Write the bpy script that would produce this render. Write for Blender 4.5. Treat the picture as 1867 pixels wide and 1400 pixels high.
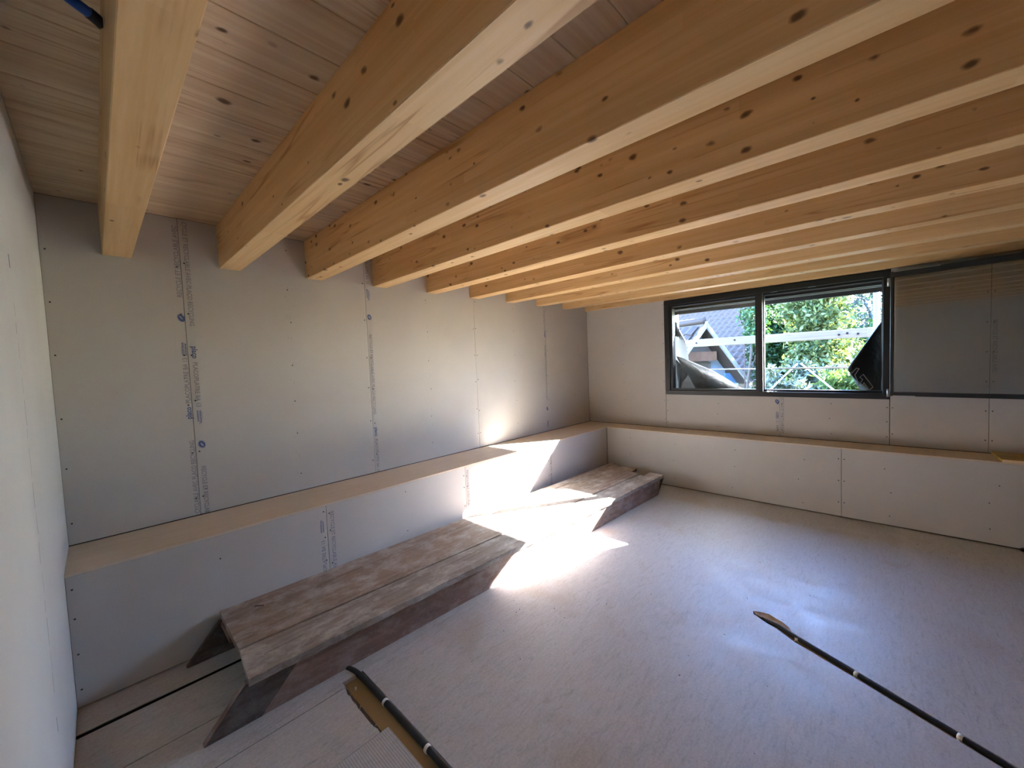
import bpy, bmesh, math, random
import numpy as np
from mathutils import Vector, Matrix
from mathutils.geometry import tessellate_polygon

for o in list(bpy.data.objects): bpy.data.objects.remove(o, do_unlink=True)
S = bpy.context.scene
COL = S.collection

# ------------------------------------------------------------------ camera
CX, CY, CZ = 0.1567, -3.2139, 1.5297
def cam_axes(yaw, pitch, roll):
    f = Vector((-math.sin(yaw)*math.cos(pitch), math.cos(yaw)*math.cos(pitch), math.sin(pitch)))
    r = Vector((math.cos(yaw), math.sin(yaw), 0)); u = r.cross(f)
    c, s = math.cos(roll), math.sin(roll)
    return c*r+s*u, -s*r+c*u, f
cr, cu, cf = cam_axes(-0.8064, -0.0505, -0.0416)
cam = bpy.data.cameras.new('camera'); cam.sensor_fit = 'HORIZONTAL'; cam.sensor_width = 36
cam.lens = 727.26*36/1867; cam.clip_start = 0.02; cam.clip_end = 300
camo = bpy.data.objects.new('camera', cam); COL.objects.link(camo)
M = Matrix.Identity(4)
for i in range(3):
    M[i][0], M[i][1], M[i][2] = cr[i], cu[i], -cf[i]
M[0][3], M[1][3], M[2][3] = CX, CY, CZ
camo.matrix_world = M
S.camera = camo

# ------------------------------------------------------------------ light
SUN_DIR = Vector((1.795, -1.795*0.585, 1.0)).normalized()        # towards the sun
w = bpy.data.worlds.new('sky'); S.world = w; w.use_nodes = True
nt = w.node_tree; nt.nodes.clear()
sky = nt.nodes.new('ShaderNodeTexSky'); sky.sky_type = 'NISHITA'; sky.sun_disc = False
sky.sun_elevation = math.asin(SUN_DIR.z); sky.sun_rotation = math.radians(90) - math.atan2(SUN_DIR.y, SUN_DIR.x)
sky.altitude = 300; sky.air_density = 1.0; sky.dust_density = 0.6; sky.ozone_density = 1.0
bg = nt.nodes.new('ShaderNodeBackground'); bg.inputs['Strength'].default_value = 5.2
wo = nt.nodes.new('ShaderNodeOutputWorld')
wb_ = nt.nodes.new('ShaderNodeMix'); wb_.data_type = 'RGBA'; wb_.blend_type = 'MULTIPLY'; wb_.inputs[0].default_value = 1
wb_.inputs[7].default_value = (.72, .93, 1.30, 1)          # white balance of the camera, same over the whole sky
nt.links.new(sky.outputs[0], wb_.inputs[6]); nt.links.new(wb_.outputs[2], bg.inputs[0]); nt.links.new(bg.outputs[0], wo.inputs[0])
sun = bpy.data.lights.new('sun', 'SUN'); sun.energy = 235; sun.angle = math.radians(0.53); sun.color = (.97, 0.985, 1.0)
suno = bpy.data.objects.new('sun', sun); COL.objects.link(suno)
suno.rotation_euler = SUN_DIR.to_track_quat('Z', 'Y').to_euler(); suno.location = (12, -8, 9)
portal = bpy.data.lights.new('window_daylight_portal', 'AREA'); portal.shape = 'RECTANGLE'
portal.size = 1.10; portal.size_y = 2.06; portal.cycles.is_portal = True
po = bpy.data.objects.new('window_daylight_portal', portal); COL.objects.link(po)
po.matrix_world = Matrix(((0,0,1,5.235),(0,1,0,-2.16),(-1,0,0,1.64),(0,0,0,1)))@Matrix.Rotation(math.pi, 4, 'Y')
S.cycles.max_bounces = 14; S.cycles.diffuse_bounces = 8; S.cycles.glossy_bounces = 6
S.cycles.transmission_bounces = 8; S.cycles.transparent_max_bounces = 16
S.cycles.caustics_reflective = False; S.cycles.caustics_refractive = False
S.cycles.sample_clamp_indirect = 60
vs = S.view_settings
vs.view_transform = 'Standard'; vs.look = 'None'; vs.gamma = 1; vs.use_curve_mapping = False; vs.exposure = 0.36

# ------------------------------------------------------------------ dimensions
L, ZC, ZB, ZL, DA, DB = 5.121, 2.514, 2.236, 0.645, 0.471, 0.325
W = 8.6                      # room depth behind the camera
XF = L-DB                    # front face of the window-side ledge
GROUND = -2.8
random.seed(4); rng = np.random.default_rng(4)

# ------------------------------------------------------------------ helpers
def link(o):
    COL.objects.link(o); return o
def tag(o, label=None, cat=None, group=None, kind=None):
    if label: o['label'] = label
    if cat: o['category'] = cat
    if group: o['group'] = group
    if kind: o['kind'] = kind
    return o
def put(o, parent):
    if parent is not None:
        o.parent = parent
        o.matrix_parent_inverse = Matrix.Translation(-parent.location) if parent.type == 'EMPTY' else Matrix.Identity(4)
    return o
def empty(name, loc):
    o = link(bpy.data.objects.new(name, None)); o.location = loc; o.empty_display_size = .1; return o
def fin(name, bm, mat, parent=None, smooth=False):
    me = bpy.data.meshes.new(name); bm.normal_update(); bm.to_mesh(me); bm.free()
    if mat: me.materials.append(mat)
    if smooth: me.polygons.foreach_set('use_smooth', [True]*len(me.polygons))
    return put(link(bpy.data.objects.new(name, me)), parent)
def box(bm, x0, x1, y0, y1, z0, z1, bev=0):
    x0, x1 = min(x0, x1), max(x0, x1); y0, y1 = min(y0, y1), max(y0, y1); z0, z1 = min(z0, z1), max(z0, z1)
    v = [bm.verts.new(p) for p in ((x0,y0,z0),(x1,y0,z0),(x1,y1,z0),(x0,y1,z0),(x0,y0,z1),(x1,y0,z1),(x1,y1,z1),(x0,y1,z1))]
    fs = [bm.faces.new([v[i] for i in q]) for q in ((0,3,2,1),(4,5,6,7),(0,1,5,4),(1,2,6,5),(2,3,7,6),(3,0,4,7))]
    if bev:
        es = list({e for f in fs for e in f.edges})
        bmesh.ops.bevel(bm, geom=es, offset=bev, segments=1, affect='EDGES')
    return v
def bobj(name, dims, mat, parent=None, bev=0):
    bm = bmesh.new(); box(bm, *dims, bev=bev); return fin(name, bm, mat, parent)
def prism(bm, bottom, top):
    """closed solid between two loops of equal length (bottom loop seen from above counter-clockwise)"""
    a = [bm.verts.new(p) for p in bottom]; b = [bm.verts.new(p) for p in top]; n = len(a)
    bm.faces.new(list(reversed(a))); bm.faces.new(b)
    for i in range(n): bm.faces.new((a[i], a[(i+1) % n], b[(i+1) % n], b[i]))
def tube(bm, pts, rad, seg=10, cap=True):
    pts = [Vector(p) for p in pts]; n = len(pts); rings = []
    rads = rad if isinstance(rad, (list, tuple)) else [rad]*n
    for i, p in enumerate(pts):
        d = (pts[min(i+1, n-1)]-pts[max(i-1, 0)]).normalized()
        a = d.cross(Vector((0,0,1)) if abs(d.z) < .9 else Vector((1,0,0))).normalized(); b = a.cross(d)
        rings.append([bm.verts.new(p+rads[i]*(math.cos(t)*a+math.sin(t)*b)) for t in (2*math.pi*k/seg for k in range(seg))])
    for i in range(n-1):
        for k in range(seg):
            bm.faces.new((rings[i][k], rings[i][(k+1) % seg], rings[i+1][(k+1) % seg], rings[i+1][k]))
    if cap:
        bm.faces.new(list(reversed(rings[0]))); bm.faces.new(rings[-1])
    bmesh.ops.recalc_face_normals(bm, faces=bm.faces)
def smooth_path(pts, sub=6):
    pts = [Vector(p) for p in pts]; out = []
    for i in range(len(pts)-1):
        p0, p1, p2, p3 = pts[max(i-1,0)], pts[i], pts[i+1], pts[min(i+2, len(pts)-1)]
        for k in range(sub):
            t = k/sub
            out.append(.5*((2*p1)+(p2-p0)*t+(2*p0-5*p1+4*p2-p3)*t*t+(3*p1-p0-3*p2+p3)*t**3))
    out.append(pts[-1]); return out
def px_ray(u, v):
    return cr*((u-933.5)/727.26)-cu*((v-700)/727.26)+cf
# ------------------------------------------------------------------ materials
def mat_new(name):
    m = bpy.data.materials.new(name); m.use_nodes = True; t = m.node_tree
    return m, t, t.nodes['Principled BSDF'], lambda k: t.nodes.new(k)
def set_in(n, **kw):
    for k, v in kw.items(): n.inputs[k.replace('_', ' ')].default_value = v
def plain(name, col, rough=.6, metal=0, spec=.5):
    m, t, p, N = mat_new(name)
    p.inputs['Base Color'].default_value = (*col, 1); p.inputs['Roughness'].default_value = rough
    p.inputs['Metallic'].default_value = metal; p.inputs['Specular IOR Level'].default_value = spec
    return m
def ramp(N, t, fac, stops):
    r = N('ShaderNodeValToRGB'); el = r.color_ramp.elements
    while len(el) > 1: el.remove(el[-1])
    el[0].position, el[0].color = stops[0][0], (*stops[0][1], 1) if len(stops[0][1]) == 3 else stops[0][1]
    for q, c in stops[1:]:
        e = el.new(q); e.color = (*c, 1)
    t.links.new(fac, r.inputs[0]); return r.outputs[0]
def g(v): return (v, v, v)
def mapped(N, t, scale, loc=(0,0,0), rot=(0,0,0), src='Object'):
    tc = N('ShaderNodeTexCoord'); mp = N('ShaderNodeMapping')
    mp.inputs['Scale'].default_value = scale; mp.inputs['Location'].default_value = loc; mp.inputs['Rotation'].default_value = rot
    t.links.new(tc.outputs[src], mp.inputs[0]); return mp.outputs[0]
def noise(N, t, vec, scale=1, detail=4, rough=.55, dist=0):
    n = N('ShaderNodeTexNoise'); set_in(n, Scale=scale, Detail=detail, Roughness=rough, Distortion=dist)
    t.links.new(vec, n.inputs['Vector']); return n.outputs['Fac']
def mix(N, t, fac, a, b, mode='MIX'):
    m = N('ShaderNodeMix'); m.data_type = 'RGBA'; m.blend_type = mode
    for i, v in ((0, fac), (6, a), (7, b)):
        if isinstance(v, (int, float)): m.inputs[i].default_value = v
        elif isinstance(v, tuple): m.inputs[i].default_value = (*v, 1)
        else: t.links.new(v, m.inputs[i])
    return m.outputs[2]
def math_n(N, t, op, a, b=None):
    m = N('ShaderNodeMath'); m.operation = op
    for i, v in ((0, a), (1, b)):
        if v is None: continue
        if isinstance(v, (int, float)): m.inputs[i].default_value = v
        else: t.links.new(v, m.inputs[i])
    return m.outputs[0]
def bump(N, t, p, h, strength=.2, dist=.002):
    b = N('ShaderNodeBump'); b.inputs['Strength'].default_value = strength; b.inputs['Distance'].default_value = dist
    t.links.new(h, b.inputs['Height']); t.links.new(b.outputs[0], p.inputs['Normal'])

def spruce(name, light, mid, axis, knot_scale=8, knot_r=.13, rough=.55, lam=None):
    """planed spruce: fibres along `axis`, knots, optional glued lamellas"""
    m, t, p, N = mat_new(name)
    sc = [34, 34, 34]; sc[axis] = 1.1
    v = mapped(N, t, sc)
    if lam:
        tc = N('ShaderNodeTexCoord'); sp = N('ShaderNodeSeparateXYZ'); t.links.new(tc.outputs['Object'], sp.inputs[0])
        cell = math_n(N, t, 'FLOOR', math_n(N, t, 'DIVIDE', sp.outputs['Z'], lam))
        wn = N('ShaderNodeTexWhiteNoise'); wn.noise_dimensions = '3D'
        cb = N('ShaderNodeCombineXYZ'); t.links.new(cell, cb.inputs[0])
        t.links.new(math_n(N, t, 'FLOOR', math_n(N, t, 'MULTIPLY', sp.outputs['X'], 1.856)), cb.inputs[1])
        t.links.new(math_n(N, t, 'FLOOR', math_n(N, t, 'ADD', math_n(N, t, 'MULTIPLY', sp.outputs['Y'], .8), math_n(N, t, 'MULTIPLY', cell, .37))), cb.inputs[2])
        t.links.new(cb.outputs[0], wn.inputs['Vector'])
        add = N('ShaderNodeVectorMath'); add.operation = 'MULTIPLY_ADD'
        t.links.new(wn.outputs['Color'], add.inputs[0]); add.inputs[1].default_value = (9, 9, 9); t.links.new(v, add.inputs[2])
        v = add.outputs[0]
    grain = noise(N, t, v, 1, 5, .6, .3)
    sc2 = [3, 3, 3]; sc2[axis] = .55
    big = noise(N, t, mapped(N, t, sc2), 1, 3, .5)
    colr = ramp(N, t, grain, [(.32, tuple(c_*f_ for c_, f_ in zip(mid, (.88, .82, .74)))), (.45, mid), (.62, light)])
    colr = mix(N, t, .35, colr, ramp(N, t, big, [(.35, tuple(c*.8 for c in mid)), (.65, light)]))
    if lam:
        colr = mix(N, t, .22, colr, ramp(N, t, wn.outputs['Value'], [(0, tuple(c*.72 for c in mid)), (1, light)]))
    wv = noise(N, t, mapped(N, t, [c_*.24 for c_ in sc]), 1, 3, .5, .9)
    line = ramp(N, t, math_n(N, t, 'ABSOLUTE', math_n(N, t, 'SUBTRACT', wv, .5)), [(.0, g(1)), (.02, g(0))])
    msk = ramp(N, t, noise(N, t, mapped(N, t, (2.3, 2.3, 2.3), (5, 3, 1)), 1.4, 2, .5), [(.44, g(0)), (.62, g(.75))])
    colr = mix(N, t, mix(N, t, 1.0, line, msk, 'MULTIPLY'), colr, tuple(c_*f_ for c_, f_ in zip(mid, (.55, .42, .32))))
    ks = [knot_scale]*3; ks[axis] = knot_scale*.62
    vo = N('ShaderNodeTexVoronoi'); vo.inputs['Scale'].default_value = 1
    nz = N('ShaderNodeTexNoise'); set_in(nz, Scale=2.5, Detail=2)
    kv = mapped(N, t, ks); t.links.new(kv, nz.inputs['Vector'])
    warp = N('ShaderNodeVectorMath'); warp.operation = 'MULTIPLY_ADD'; t.links.new(nz.outputs['Color'], warp.inputs[0])
    warp.inputs[1].default_value = (.18,)*3; t.links.new(kv, warp.inputs[2]); t.links.new(warp.outputs[0], vo.inputs['Vector'])
    sepc = N('ShaderNodeSeparateColor'); t.links.new(vo.outputs['Color'], sepc.inputs[0])
    size = math_n(N, t, 'MULTIPLY', math_n(N, t, 'GREATER_THAN', sepc.outputs[0], .45), math_n(N, t, 'MULTIPLY_ADD', sepc.outputs[1], 1.0))
    thr = math_n(N, t, 'MULTIPLY', size, knot_r)
    d = math_n(N, t, 'DIVIDE', vo.outputs['Distance'], math_n(N, t, 'MAXIMUM', thr, .0005))
    k = ramp(N, t, d, [(.0, g(1)), (.55, g(.85)), (.8, g(.35)), (1.0, g(0))])
    colr = mix(N, t, k, colr, (.10, .045, .018))
    t.links.new(colr, p.inputs['Base Color'])
    p.inputs['Roughness'].default_value = rough; p.inputs['Specular IOR Level'].default_value = .35
    bump(N, t, p, grain, .12, .001)
    return m

def board_mat():
    m, t, p, N = mat_new('plasterboard_paper')
    v = mapped(N, t, (1, 1, 1))
    a = noise(N, t, v, 1.6, 4, .6); b = noise(N, t, v, 240, 2, .5)
    c = ramp(N, t, a, [(.3, (.465, .45, .435)), (.7, (.52, .505, .49))])
    c = mix(N, t, .10, c, ramp(N, t, b, [(.3, g(.35)), (.7, g(.75))]))
    t.links.new(c, p.inputs['Base Color']); p.inputs['Roughness'].default_value = .82; p.inputs['Specular IOR Level'].default_value = .25
    bump(N, t, p, b, .06, .0006); return m
def ledge_mat():
    m, t, p, N = mat_new('ledge_board_paper')
    v = mapped(N, t, (1, 1, 1)); a = noise(N, t, v, 2.2, 5, .6); b = noise(N, t, mapped(N, t, (3, 60, 60)), 1, 3, .5)
    c = ramp(N, t, a, [(.3, (.57, .47, .36)), (.7, (.64, .535, .42))]); c = mix(N, t, .12, c, ramp(N, t, b, [(.3, g(.35)), (.7, g(.7))]))
    t.links.new(c, p.inputs['Base Color']); p.inputs['Roughness'].default_value = .8; p.inputs['Specular IOR Level'].default_value = .25
    return m
def left_wall_mat():
    m, t, p, N = mat_new('left_wall_plaster')
    v = mapped(N, t, (1, 1, 1)); a = noise(N, t, v, 1.3, 4, .55); b = noise(N, t, v, 45, 3, .5)
    c = ramp(N, t, a, [(.3, (.585, .615, .625)), (.7, (.66, .695, .705))])
    t.links.new(c, p.inputs['Base Color']); p.inputs['Roughness'].default_value = .75
    h = math_n(N, t, 'ADD', math_n(N, t, 'MULTIPLY', a, 1.0), math_n(N, t, 'MULTIPLY', b, .05))
    bump(N, t, p, h, .25, .02); return m
def floor_mat(name='dusty_floor', tint=(1, 1, 1), ribs=False):
    m, t, p, N = mat_new(name)
    v = mapped(N, t, (1, 1, 1))
    big = noise(N, t, v, 1.1, 5, .6, .4); mid = noise(N, t, v, 6, 5, .65, .6); fine = noise(N, t, v, 90, 3, .6)
    sc = noise(N, t, mapped(N, t, (2.2, 7, 1), rot=(0, 0, .5)), 2.2, 8, .72, 2.5)
    sc2 = noise(N, t, mapped(N, t, (3, 16, 1), rot=(0, 0, -.7)), 1.6, 8, .75, 3)
    c = ramp(N, t, big, [(.3, tuple(.37*k for k in tint)), (.68, tuple(.50*k for k in tint))])
    c = mix(N, t, .45, c, ramp(N, t, mid, [(.32, (.28, .26, .24)), (.68, (.54, .53, .52))]))
    c = mix(N, t, .42, c, ramp(N, t, sc, [(.30, (.16, .135, .11)), (.45, (.44, .43, .41)), (.66, (.56, .55, .54))]))
    c = mix(N, t, .40, c, ramp(N, t, sc2, [(.33, (.16, .135, .11)), (.46, (.44, .43, .41)), (.66, (.55, .54, .53))]))
    st = noise(N, t, v, 2.6, 3, .5, .5)
    c = mix(N, t, ramp(N, t, st, [(.56, g(0)), (.72, g(.5))]), c, (.36, .28, .20))
    c = mix(N, t, .18, c, ramp(N, t, fine, [(.3, g(.25)), (.7, g(.8))]))
    h = fine
    if ribs:
        wv = N('ShaderNodeTexWave'); wv.bands_direction = 'X'; set_in(wv, Scale=32, Distortion=1.2, Detail=2)
        t.links.new(mapped(N, t, (1, .12, 1)), wv.inputs['Vector'])
        c = mix(N, t, .45, c, ramp(N, t, wv.outputs['Fac'], [(.2, (.28, .27, .26)), (.8, (.55, .54, .53))])); h = wv.outputs['Fac']
    t.links.new(c, p.inputs['Base Color'])
    t.links.new(ramp(N, t, mid, [(.3, g(.34)), (.7, g(.56))]), p.inputs['Roughness'])
    p.inputs['Specular IOR Level'].default_value = .5
    bump(N, t, p, math_n(N, t, 'ADD', h, math_n(N, t, 'MULTIPLY', mid, 1.5)), .12, .0015); return m
def old_plank(name, dark, mid, dust, axis=0):
    m, t, p, N = mat_new(name)
    sc = [26, 26, 26]; sc[axis] = 1.2
    gr = noise(N, t, mapped(N, t, sc), 1, 6, .65, .5); v = mapped(N, t, (1, 1, 1))
    bl = noise(N, t, v, 3.2, 5, .6, .6); du = noise(N, t, mapped(N, t, (3, 5, 5)), 2.2, 9, .74, .15); sp = noise(N, t, v, 60, 4, .7)
    c = ramp(N, t, gr, [(.3, dark), (.66, mid)])
    c = mix(N, t, ramp(N, t, bl, [(.42, g(0)), (.7, g(.4))]), c, (mid[0]*1.05, mid[1]*.86, mid[2]*.78))
    c = mix(N, t, ramp(N, t, du, [(.46, g(0)), (.66, g(.7))]), c, dust)
    c = mix(N, t, ramp(N, t, sp, [(.60, g(0)), (.72, g(.5))]), c, dust)
    t.links.new(c, p.inputs['Base Color']); p.inputs['Roughness'].default_value = .72; p.inputs['Specular IOR Level'].default_value = .3
    bump(N, t, p, math_n(N, t, 'ADD', gr, math_n(N, t, 'MULTIPLY', du, .6)), .5, .003); return m
def glass_mat(name, tint, refl=1.0):
    m, t, p, N = mat_new(name); t.nodes.remove(p)
    out = [n for n in t.nodes if n.type == 'OUTPUT_MATERIAL'][0]
    tr = N('ShaderNodeBsdfTransparent'); tr.inputs[0].default_value = (*tint, 1)
    gl = N('ShaderNodeBsdfGlossy'); gl.inputs['Roughness'].default_value = .0; gl.inputs[0].default_value = (1, 1, 1, 1)
    fr = N('ShaderNodeFresnel'); fr.inputs[0].default_value = 1.5
    mx = N('ShaderNodeMixShader'); t.links.new(math_n(N, t, 'MULTIPLY', fr.outputs[0], refl), mx.inputs[0])
    t.links.new(tr.outputs[0], mx.inputs[1]); t.links.new(gl.outputs[0], mx.inputs[2]); t.links.new(mx.outputs[0], out.inputs[0]); return m
def leaf_mat(name, dark, light, trans=.4, rough=.45, spec=.4):
    trans *= .5; spec *= .5; dark = tuple(c_*.75 for c_ in dark); light = tuple(c_*.75 for c_ in light)
    m, t, p, N = mat_new(name); out = [n for n in t.nodes if n.type == 'OUTPUT_MATERIAL'][0]
    ge = N('ShaderNodeNewGeometry'); c = ramp(N, t, ge.outputs['Random Per Island'], [(0, dark), (1, light)])
    t.links.new(c, p.inputs['Base Color']); p.inputs['Roughness'].default_value = rough; p.inputs['Specular IOR Level'].default_value = spec
    tl = N('ShaderNodeBsdfTranslucent'); t.links.new(mix(N, t, 1.0, c, (1.0, 1.0, .45), 'MULTIPLY'), tl.inputs[0])
    mx = N('ShaderNodeMixShader'); mx.inputs[0].default_value = trans
    t.links.new(p.outputs[0], mx.inputs[1]); t.links.new(tl.outputs[0], mx.inputs[2]); t.links.new(mx.outputs[0], out.inputs[0]); return m

M_BOARD = board_mat(); M_LEDGE = ledge_mat(); M_LEFT = left_wall_mat()
M_BACK = plain('dark_cavity', (.03, .026, .022), .9)
M_INK = plain('printing_ink', (.27, .26, .30), .8); M_INKB = plain('printing_ink_blue', (.07, .10, .26), .7); M_INKL = plain('printing_ink_pale', (.45, .46, .52), .8)
M_SCREW = plain('screw_black', (.012, .012, .013), .5)
M_BEAM = spruce('beam_spruce', (.77, .545, .29), (.68, .43, .19), 1, 15, .17, .5, lam=.0463)
M_PLANK = spruce('ceiling_spruce', (.78, .655, .49), (.66, .51, .355), 0, 13, .17, .5)
M_FLOOR = floor_mat('dusty_floor', (.88, 1.0, 1.10)); M_FLOOR_L = floor_mat('dusty_floor_boards', (1.0, .94, .86)); M_RIB = floor_mat('ribbed_floor_board', (.9, .9, .9), True)
M_SUB = plain('subfloor_tan', (.36, .26, .13), .8)
M_FRAME = plain('black_aluminium', (.012, .014, .017), .38, 0, .5)
M_METAL = plain('hinge_metal', (.62, .63, .63), .35, .8)
M_WHITE = plain('white_plastic', (.78, .78, .76), .4)
M_TAG = plain('striker_metal', (.7, .7, .7), .3, .9)
M_GLASS = glass_mat('window_glass', (.97, .98, .98)); M_GLASS2 = glass_mat('sash_glass', (.98, .985, .975), 1.7)
M_GLASS3 = glass_mat('sash_glass_inner', (.985, .99, .985), 1.2)
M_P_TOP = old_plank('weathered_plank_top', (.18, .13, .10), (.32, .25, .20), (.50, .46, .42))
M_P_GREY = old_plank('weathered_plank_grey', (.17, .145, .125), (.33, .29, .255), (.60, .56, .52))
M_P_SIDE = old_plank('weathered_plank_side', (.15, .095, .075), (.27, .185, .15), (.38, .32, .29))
M_P_DARK = old_plank('dark_plank', (.045, .035, .03), (.10, .08, .07), (.22, .20, .18))
M_CABLE = plain('black_conduit', (.007, .007, .008), .6, 0, .2); M_GREYC = plain('grey_conduit', (.03, .033, .034), .65, 0, .25)
M_BLUE = plain('blue_conduit', (.015, .09, .42), .4); M_BLUED = plain('blue_conduit_end', (.004, .008, .02), .5)
M_CHIP = old_plank('broken_chipboard', (.16, .10, .055), (.46, .33, .20), (.52, .43, .32))

# ------------------------------------------------------------------ room shell
def screws(name, parent, pts, axis, off=.0006, r=.0048):
    """screw heads as flat octagonal discs proud of the board; axis = outward normal"""
    bm = bmesh.new(); n = Vector(axis); a = n.orthogonal().normalized(); b = n.cross(a)
    for p in pts:
        c = Vector(p)
        lo = [bm.verts.new(c-n*.001+r*(math.cos(q)*a+math.sin(q)*b)) for q in (k*math.pi/4 for k in range(8))]
        hi = [bm.verts.new(c+n*off+r*.85*(math.cos(q)*a+math.sin(q)*b)) for q in (k*math.pi/4 for k in range(8))]
        bm.faces.new(hi)
        for k in range(8): bm.faces.new((lo[k], lo[(k+1) % 8], hi[(k+1) % 8], hi[k]))
    return tag(fin(name, bm, M_SCREW, parent), kind='stuff')
def taper_board(name, origin, ux, uz, n, w_, h_, mat, parent, tl=True, tr=True, th=.0125, gap=.0015):
    """plasterboard with tapered long edges. origin = lower-left corner on face plane; ux, uz in-plane unit vectors; n outward"""
    o = Vector(origin); ux, uz, n = Vector(ux), Vector(uz), Vector(n)
    prof = [(gap, -.002 if tl else 0)]
    if tl: prof.append((.05, 0))
    if tr: prof.append((w_-.05, 0))
    prof.append((w_-gap, -.002 if tr else 0))
    loop = [(s, d) for s, d in prof]+[(w_-gap, -th), (gap, -th)]
    bm = bmesh.new()
    lo = [bm.verts.new(o+ux*s+n*d) for s, d in loop]; hi = [bm.verts.new(o+ux*s+n*d+uz*h_) for s, d in loop]
    bm.faces.new(lo); bm.faces.new(hi); k = len(loop)
    for i in range(k): bm.faces.new((lo[i], lo[(i+1) % k], hi[(i+1) % k], hi[i]))
    bmesh.ops.recalc_face_normals(bm, faces=bm.faces)
    return fin(name, bm, mat, parent)

# printing on the boards ---------------------------------------------------
_tc = {}
def text_mesh(body):
    if body not in _tc:
        cu_ = bpy.data.curves.new('lettering', 'FONT'); cu_.body = body; cu_.size = 1; cu_.resolution_u = 2; cu_.offset = .022
        ob = bpy.data.objects.new('lettering', cu_); COL.objects.link(ob)
        dg = bpy.context.evaluated_depsgraph_get()
        me = bpy.data.meshes.new_from_object(ob.evaluated_get(dg))
        bpy.data.objects.remove(ob, do_unlink=True)
        co = np.array([v.co[:] for v in me.vertices]); _tc[body] = (me, co[:, 0].min(), co[:, 0].max())
    return _tc[body]
def add_text(bm, body, start, length, height, fr, slot=0):
    me, a, b = text_mesh(body); n0 = len(bm.verts); f0 = len(bm.faces)
    bm.from_mesh(me); bm.verts.ensure_lookup_table(); bm.faces.ensure_lookup_table()
    sx = length/(b-a)
    for v in bm.verts[n0:]:
        v.co = fr(start+(v.co.x-a)*sx, v.co.y*height/.72)
    for f in bm.faces[f0:]: f.material_index = slot
def add_poly(bm, pts, fr, slot):
    f = bm.faces.new([bm.verts.new(fr(*p)) for p in pts]); f.material_index = slot
def add_logo(bm, c, fr):
    el = lambda rx, ry, tilt, cx=0, cy=0, lift=0: [(c+cx+rx*math.cos(q)*math.cos(tilt)-ry*math.sin(q)*math.sin(tilt), .012+cy+rx*math.cos(q)*math.sin(tilt)+ry*math.sin(q)*math.cos(tilt)) for q in (k*math.pi/9 for k in range(18))]
    add_poly(bm, el(.024, .017, .4), fr, 1)
    add_poly(bm, el(.013, .0035, .55, .002, .001), lambda s, h: fr(s, h, .0003), 2)
def add_mark(bm, s0, ln, fr):
    for k, (h, hh, fr0, fr1) in enumerate(((.000, .006, 0, .8), (.008, .005, .05, 1), (.015, .006, 0, .9), (.023, .003, .1, .6))):
        s = s0+ln*fr0
        while s < s0+ln*fr1:
            d = random.uniform(.004, .009)
            add_poly(bm, [(s, h), (s+d, h), (s+d, h+hh), (s, h+hh)], fr, 0 if k % 2 else 1); s += d+.0022
TXT = 'RECYCLE ET RECYCLABLE AVEC PLACO RECYCLING'
CW = .68/42; CH = .0245
def printing(parent, fr, items):
    bm = bmesh.new()
    for it in items:
        k = it[0]
        if k == 'rec': add_text(bm, it[2] if len(it) > 2 else TXT, it[1], CW*len(it[2] if len(it) > 2 else TXT), CH, fr)
        elif k == 'brand':
            c0 = it[1]
            add_text(bm, 'O', c0, .020, .018, fr, 2); add_text(bm, 'placo', c0+.022, .075, .030, fr, 1)
            add_text(bm, 'PLACOPLATRE BA 13', c0+.122, .285, CH, fr)
        elif k == 'ba': add_text(bm, it[2], it[1], CW*len(it[2]), CH, fr)
        elif k == 'mark': add_mark(bm, it[1], .085, fr)
        elif k == 'logo': add_logo(bm, it[1], fr)
    o = fin('printing', bm, M_INK, parent); o.data.materials.append(M_INKB); o.data.materials.append(M_INKL); return o
# text frames: s runs along the reading direction, h is the letter height direction
def fr_back(x, y, up):      # wall facing -y
    return (lambda s, h, l=0: Vector((x-h, y-.0005-l, s))) if up else (lambda s, h, l=0: Vector((x+h, y-.0005-l, -s)))
def fr_right(y, x, up):     # wall facing -x
    return (lambda s, h, l=0: Vector((x-.0005-l, y+h, s))) if up else (lambda s, h, l=0: Vector((x-.0005-l, y-h, -s)))

# ---- wall_back (long plasterboard wall)
wb = tag(bobj('wall_back', (-.15, L+.13, .0135, .15, -.1, ZC+.25), M_BACK), kind='structure')
edges = [0.0, .572, 1.772, 2.972, 4.172, L]
bb = []
for i in range(5):
    b = taper_board('plasterboard', (edges[i], 0, ZL+.004), (1,0,0), (0,0,1), (0,-1,0), edges[i+1]-edges[i], ZC-ZL-.004, M_BOARD, wb, i > 0, i < 4)
    pts = []
    for z in np.arange(.78, 2.5, .29):
        j = lambda: random.uniform(-.03, .03)
        if i == 0: pts.append((.02, 0, z+j()))
        else: pts.append((edges[i]+.018, 0, z+j()))
        if i < 4: pts.append((edges[i+1]-.018, 0, z+j()))
    if i > 0:
        for z in np.arange(.8, 2.45, .27): pts.append((edges[i]+.6+random.uniform(-.012, .012), 0, z+random.uniform(-.03, .03)))
    screws('screw_heads', b, pts, (0,-1,0)); bb.append(b)
printing(bb[0], fr_back(.566, 0, True), [('rec', 1.129-CW*29, TXT[-29:]), ('brand', 1.245), ('mark', 1.665), ('logo', 1.90), ('rec', 2.03, TXT[:27])])
printing(bb[1], fr_back(.593, 0, False), [('rec', -2.50, TXT[2:]), ('brand', -1.745), ('mark', -1.315), ('logo', -1.097), ('rec', -.955, TXT[:19])])
printing(bb[2], fr_back(1.785, 0, False), [('ba', -2.48, 'CORLATRE BA 13'), ('mark', -2.20), ('logo', -1.975), ('rec', -1.827), ('brand', -1.055)])
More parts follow.
